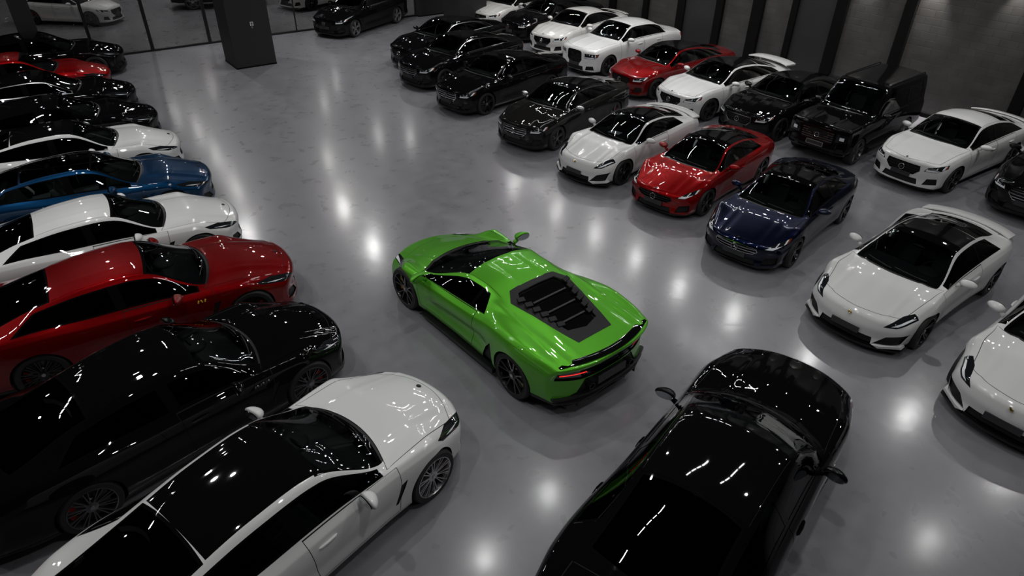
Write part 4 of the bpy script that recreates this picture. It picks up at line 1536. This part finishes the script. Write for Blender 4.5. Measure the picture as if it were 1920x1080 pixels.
cars = {}
LIST = [
    ('G', 'sports_car', 'wedge', '', -.128, 8.903, 130.52, 1.082, P(paint='green', rim='rim_dark', caliper='cal_yellow', side_glass='dark_glass'),
     'bright green low wedge supercar standing alone in the aisle', None),
    ('BK', 'sedan', 'saloon', '', 2.365, 5.032, 52.43, 0.991, P(paint='black', roof='gloss', side_glass='privacy'),
     'glossy black saloon with its nose away, behind the green supercar', None),
    ('L10', 'grand_tourer', 'tourer', '', -2.518, 4.745, 52.67, .99, P(paint='white', roof='gloss', mirror_cap='white', rim='rim_silver', caliper='cal_red', handle='white', side_glass='privacy'),
     'white grand tourer with black roof and silvery wheels, nearest of the left row', LR_),
    ('L9', 'grand_tourer', 'tourer', '', -4.433, 6.496, 47.78, .972, P(paint='black', rim='rim_grey', caliper='cal_red', strip='tail_lit'),
     'black grand tourer with a glowing red tail lamp, beside the nearest white one', LR_),
    ('L8', 'grand_tourer', 'tourer', '', -5.898, 8.605, 34.12, .987, P(paint='darkred', rim='rim_dark', caliper='cal_red'),
     'dark red grand tourer parked between a white car and a black car', LR_),
    ('L7', 'grand_tourer', 'tourer', '', -7.356, 10.469, 34.59, .927, P(paint='white', rim='rim_dark'),
     'white grand tourer with a white roof, between the blue car and the dark red car', LR_),
    ('L6', 'grand_tourer', 'tourer', '', -8.681, 12.324, 30.07, .957, P(paint='blue', roof='privacy', rear_glass='privacy', side_glass='windscreen', seat='seat_grey', windscreen='windscreen'),
     'metallic blue grand tourer with a see-through glass roof', LR_),
    ('L5', 'grand_tourer', 'tourer', '', -10.096, 14.181, 31.6, .937, P(paint='white', roof='gloss'),
     'white grand tourer with a black roof, behind the blue car', LR_),
    ('L4', 'grand_tourer', 'tourer', '', -11.453, 15.929, 35.39, .953, P(paint='black', side_glass='privacy'),
     'black grand tourer directly behind the white car with the black roof', LR_),
    ('L3', 'grand_tourer', 'tourer', '', -13.004, 17.922, 33.16, .956, P(paint='black', wtrim='satin'),
     'black grand tourer just in front of the far red car', LR_),
    ('L2', 'grand_tourer', 'tourer', '', -14.63, 19.588, 32.5, .973, P(paint='red'),
     'bright red grand tourer squeezed between black cars at the far left', LR_),
    ('L1', 'grand_tourer', 'tourer', '', -15.463, 21.942, 31.33, 1.0, P(paint='black'),
     'black grand tourer at the far end of the left row, next to the glass', LR_),
    ('RF0', 'sedan', 'luxury', '', -2.55, 25.2, -131.2, .98, P(paint='black', wtrim='satin'),
     'black saloon mostly hidden at the far end of the front right row', FR_),
    ('RF1', 'sedan', 'luxury', '', -1.918, 23.038, -133.66, .966, P(paint='black', wtrim='chrome', gring='satin', gbar='satin', side_glass='dark_glass'),
     'black saloon with bright chrome window line, second from the far end', FR_),
    ('RF2', 'sedan', 'luxury', '', -.474, 20.663, -134.52, .95, P(paint='black', gring='chrome', gbar='chrome'),
     'all black saloon with dark window line and chrome grille', FR_),
    ('RF3', 'sedan', 'luxury', '', 1.33, 18.051, -129.8, .921, P(paint='graphite', roof='gloss', wtrim='chrome', gring='chrome', gbar='chrome', mirror_cap='satin', rim='rim_grey', caliper='cal_red', side_glass='privacy'),
     'dark graphite saloon with chrome grille, beside the white sports car', FR_),
    ('RF4', 'sports_car', 'sports', '', 2.873, 15.891, -135.87, .918, P(paint='white', roof='gloss', side_glass='privacy'),
     'white sports car with black roof and a sheet of paper behind its windscreen', FR_),
    ('RF5', 'coupe', 'coupe', '', 4.407, 14.403, -133.69, .915, P(paint='red', roof='gloss', gbar='trim', side_glass='privacy'),
     'bright red coupe with black roof panel beside the navy coupe', FR_),
    ('RF6', 'coupe', 'coupe', '', 5.565, 12.354, -132.51, .921, P(paint='navy', roof='gloss', gring='chrome', gbar='satin', side_glass='privacy'),
     'navy blue coupe with a chrome grille', FR_),
    ('RF7', 'sports_car', 'sports', '', 7.043, 9.931, -141.58, .955, P(paint='white', roof='gloss', side_glass='privacy'),
     'big white sports car with black roof, facing the black saloon', FR_),
    ('RF8', 'sports_car', 'sports', '', 8.306, 7.785, -141.46, .986, P(paint='white', side_glass='privacy'),
     'white sports car cut off by the right edge, nearest of the front row', FR_),
    ('RB1', 'sedan', 'luxury', '', -.135, 31.105, -132.1, .95, P(paint='pearl'),
     'pearl white saloon farthest back, beside the far column', RR_),
    ('RB2', 'sedan', 'luxury', '', 1.394, 29.299, -139.57, .987, P(paint='black'),
     'black saloon between the two farthest white saloons', RR_),
    ('RB3', 'sedan', 'luxury', 'ducktail', 2.419, 27.355, -132.09, .962, P(paint='pearl'),
     'pearl white saloon with a small tail spoiler, beside the tall white limousine', RR_),
    ('RB4', 'limousine', 'limo', '', 3.747, 24.867, -139.58, .973, P(paint='white', side_glass='dark_glass'),
     'tall white limousine with an upright black grille', RR_),
    ('RB5', 'sedan', 'luxury', '', 5.071, 22.291, -145.0, .955, P(paint='darkred', roof='gloss', gring='gloss', gbar='trim'),
     'dark red saloon with a black roof, beside the white limousine', RR_),
    ('RB6', 'sedan', 'luxury', 'wing', 6.298, 20.377, -145.99, .958, P(paint='white', roof='gloss', gbar='trim', rim='rim_grey'),
     'white saloon with black roof and a raised white tail wing', RR_),
    ('RB7', 'sedan', 'luxury', '', 7.78, 18.93, -142.5, .955, P(paint='black', gring='satin', gbar='trim'),
     'black saloon beside the boxy black off-roader', RR_),
    ('RB8', 'off_road_car', 'offroad', '', 9.07, 17.30, -139.83, .884, P(paint='black', gbar='satin', rim='rim_grey', side_glass='privacy', light='satin'),
     'tall boxy black off-road car with a pale framed number plate', RR_),
    ('RB9', 'sedan', 'luxury', 'ducktail', 10.856, 15.785, -145.61, .946, P(paint='white', gbar='matte', gring='gloss'),
     'white saloon with a black mesh grille and tail spoiler, nearest the lit wall', RR_),
    ('RB10', 'sedan', 'luxury', '', 12.677, 14.281, -140.0, 1.0, P(paint='black', gring='chrome', gbar='satin'),
     'black saloon cut off by the right edge of the photo, back row', RR_),
    ('FD', 'sedan', 'luxury', '', -6.653, 29.712, -116.42, .982, P(paint='black', wtrim='chrome', rim='rim_silver', side_glass='privacy'),
     'black saloon with silver wheels and chrome window line standing by the glass', None),
    ('W1', 'sedan', 'luxury', '', -18.9, 29.838, -4.0, .86, P(paint='white', rim='rim_grey', marker='tail'),
     'white saloon seen side-on beyond the glass partition', GL_),
    ('SU', 'off_road_car', 'offroad', '', -14.0, 33.8, 22.0, .92, P(paint='black', rim='rim_silver'),
     'black off-road car half out of frame beyond the glass', GL_),
    ('W3', 'sedan', 'luxury', '', -9.478, 34.543, -124.05, .965, P(paint='pearl'),
     'pearl saloon whose nose just shows at the top, beyond the glass', GL_),
]
for key, name, typ, var, x, y, yaw, sc, mats, label, grp in LIST:
    mats.pop('light', None)
    cars[key] = add_car(name, typ, var, x, y, yaw, sc, mats, label, 'car', grp)

# small lettering on two front wings
def wing_badge(car, mat, x, y, z, w, h, n):
    b = MB()
    for i in range(n):
        u = x + w * (i / (n - 1) - .5)
        b.box((u, y, z), (w / n * .55, .012, h), Matrix.Rotation(.35 * (-1) ** i, 3, 'Y'))
    put('wing_badge', b.mesh('wing_badge'), M[mat], cars[car])
wing_badge('L8', 'yellow', .78, -.945, .80, .10, .045, 3)
wing_badge('L9', 'satin', .80, -.945, .80, .20, .030, 6)

# sheet of paper on one dashboard; pale sheet standing in for a windscreen reflection
def sheet(car, typ, dy, label, rz):
    s = TYPES[typ]
    wsx = s['ws'][0]
    z = float(pchip(s['zs'])(.4)) + .035
    me = MB().box((0, 0, 0), (.21, .30, .003)).mesh('pale_sheet')
    o = put('pale_sheet', me, M['paper'])
    c = cars[car]
    sc = c.scale[0]
    p = Vector((wsx - .46, dy, z)) * sc
    a = c.rotation_euler.z
    o.location = (c.location.x + p.x * math.cos(a) - p.y * math.sin(a), c.location.y + p.x * math.sin(a) + p.y * math.cos(a), p.z)
    o.rotation_euler = (0, -.06, a + rz)
    tag(o, label, 'paper')
sheet('RF4', 'sports', -.10, 'white sheet of paper lying on the dashboard of the white sports car', .2)
sheet('RB4', 'limo', -.30, 'pale sheet added as a windscreen reflection on the dashboard of the tall white limousine', .1)


# ----------------------------------------------------------------- lamps
def spot(n, s, z, power, angle=165, blend=1.0, rad=.10, aim=None, col=(1, .995, .985)):
    L = D.lights.new('hall_or_fill_spot', 'SPOT')
    L.energy = power
    L.spot_size = math.radians(angle)
    L.spot_blend = blend
    L.shadow_soft_size = rad
    L.color = col
    o = D.objects.new('hall_or_fill_spot', L)
    COL.objects.link(o)
    p = Vector(rm(n, s, z))
    o.location = p
    d = Vector((0, 0, -1)) if aim is None else Vector(rm(*aim)) - p
    o.rotation_euler = d.to_track_quat('-Z', 'Y').to_euler()
    return o


KP = 0.64
# the row in front of the brick wall and the aisle rows that mirror in the floor
for n, s in ((19.0, 1.7), (19.0, 4.6), (18.9, 8.0), (18.85, 11.15), (18.6, 13.6), (18.77, 16.2), (18.8, 18.75), (18.8, 21.5), (18.8, 25.0)):
    spot(n, s, 8, 460 * KP)
for n, s in ((8.0, 8.8), (5.5, 8.2)):
    spot(n, s, 8, 230 * KP)
for n, s in ((10.1, 23.4), (6.1, 27.7), (10.6, 27.6)):  # the last one is added to brighten the aisle floor
    spot(n, s, 8, 850 * KP)
for n, s in ((7.1, 32.6), (7.5, 37.2), (7.7, 41.5), (7.35, 45.0), (12.4, 33.4), (16.2, 34.9), (17.7, 33.8), (16.0, 42.3), (13.5, 48.5), (18.5, 46), (10.9, 50)):
    spot(n, s, 8, 640 * KP)
# unseen spots added to light the parked cars; two show in a roof
for n, s in ((0, 6), (.26, 11.5), (-.4, 12.4), (0, 18), (0, 22), (-6, 10), (-6, 16), (-6, 22), (3, 2), (6, -3)):
    spot(n, s, 8, 380 * KP)
for n, s in ((15, 16), (12, 18)):  # added fill, placed where the green car hides their floor reflections
    spot(n, s, 8, 640 * KP)
for n, s in ((9, 2), (15, 2), (12, -3)):  # added on the camera side to light the cars from the front
    spot(n, s, 8, 200 * KP)
for n, s in ((0, 33), (-6, 33), (0, 40), (-8, 40), (13, 56)):
    spot(n, s, 8, 300 * KP)
# narrow wall washers
for s, pw in ((10.95, 34), (9.05, 60), (7.0, 22), (12.5, 8), (13.9, 14), (15.4, 8), (17.2, 8), (19, 6), (4.2, 30)):
    spot(21.44, s, 4.1, pw * 12, 56, .9, .03, None, (1, .95, .90))
    spot(21.00, s, 7.6, pw * 14, 36, .9, .05, (21.56, s - .1, 1.0), (1, .97, .94))

# linear ceiling lights, seen as dashes in the dark paint
def strip(n, s, ln, wd, power, along=0.0, z=8.1):
    L = D.lights.new('linear_lamp', 'AREA')
    L.shape = 'RECTANGLE'
    L.size, L.size_y = ln, wd
    L.energy = power
    o = D.objects.new('linear_lamp', L)
    COL.objects.link(o)
    o.location = rm(n, s, z)
    o.rotation_euler = (0, 0, A1 + along)


for n0, s0, cnt in ((7.2, 5.6, 4), (8.4, 3.7, 4), (3.3, 5.3, 4)):
    for i in range(cnt):
        strip(n0 + i * .56, s0, .42, .07, 9)
for n0, s0 in ((10.6, 16.7), (11.0, 15.7), (11.2, 13.2)):
    for i in range(3):
        strip(n0 + i * 1.0, s0, .8, .05, 7)
for n0, s0 in ((2.0, 17), (-4, 13), (-4, 19), (16.5, 9.0), (16.5, 14.0), (16.5, 19.0), (20, 24)):
    for i in range(4):
        strip(n0, s0 + i * .8, .55, .07, 10, PI / 2)

w = D.worlds.new('dark_hall')
SC.world = w
w.use_nodes = True
w.node_tree.nodes['Background'].inputs[0].default_value = (.012, .012, .013, 1)

# ----------------------------------------------------------------- camera
cam = D.cameras.new('camera')
co = D.objects.new('camera', cam)
COL.objects.link(co)
SC.camera = co
cam.sensor_width = 36
cam.lens = 1245.3 / 1920 * 36
pitch, roll = math.radians(33.92), math.radians(1.03)
fwd = Vector((0, math.cos(pitch), -math.sin(pitch)))
up0 = Vector((0, math.sin(pitch), math.cos(pitch)))
rt0 = Vector((1, 0, 0))
rt = rt0 * math.cos(roll) + up0 * math.sin(roll)
up = up0 * math.cos(roll) - rt0 * math.sin(roll)
co.matrix_world = Matrix(((rt.x, up.x, -fwd.x, 0), (rt.y, up.y, -fwd.y, 0), (rt.z, up.z, -fwd.z, 6.697), (0, 0, 0, 1)))
cam.clip_end = 300

SC.view_settings.view_transform = 'Standard'
SC.view_settings.look = 'None'
SC.view_settings.exposure = 0.0
SC.view_settings.gamma = 1.0
SC.cycles.use_denoising = True
SC.cycles.max_bounces = 7
SC.cycles.transparent_max_bounces = 12
SC.cycles.glossy_bounces = 4
SC.cycles.diffuse_bounces = 3
SC.cycles.sample_clamp_indirect = 4.0
SC.cycles.caustics_reflective = False
SC.cycles.caustics_refractive = False
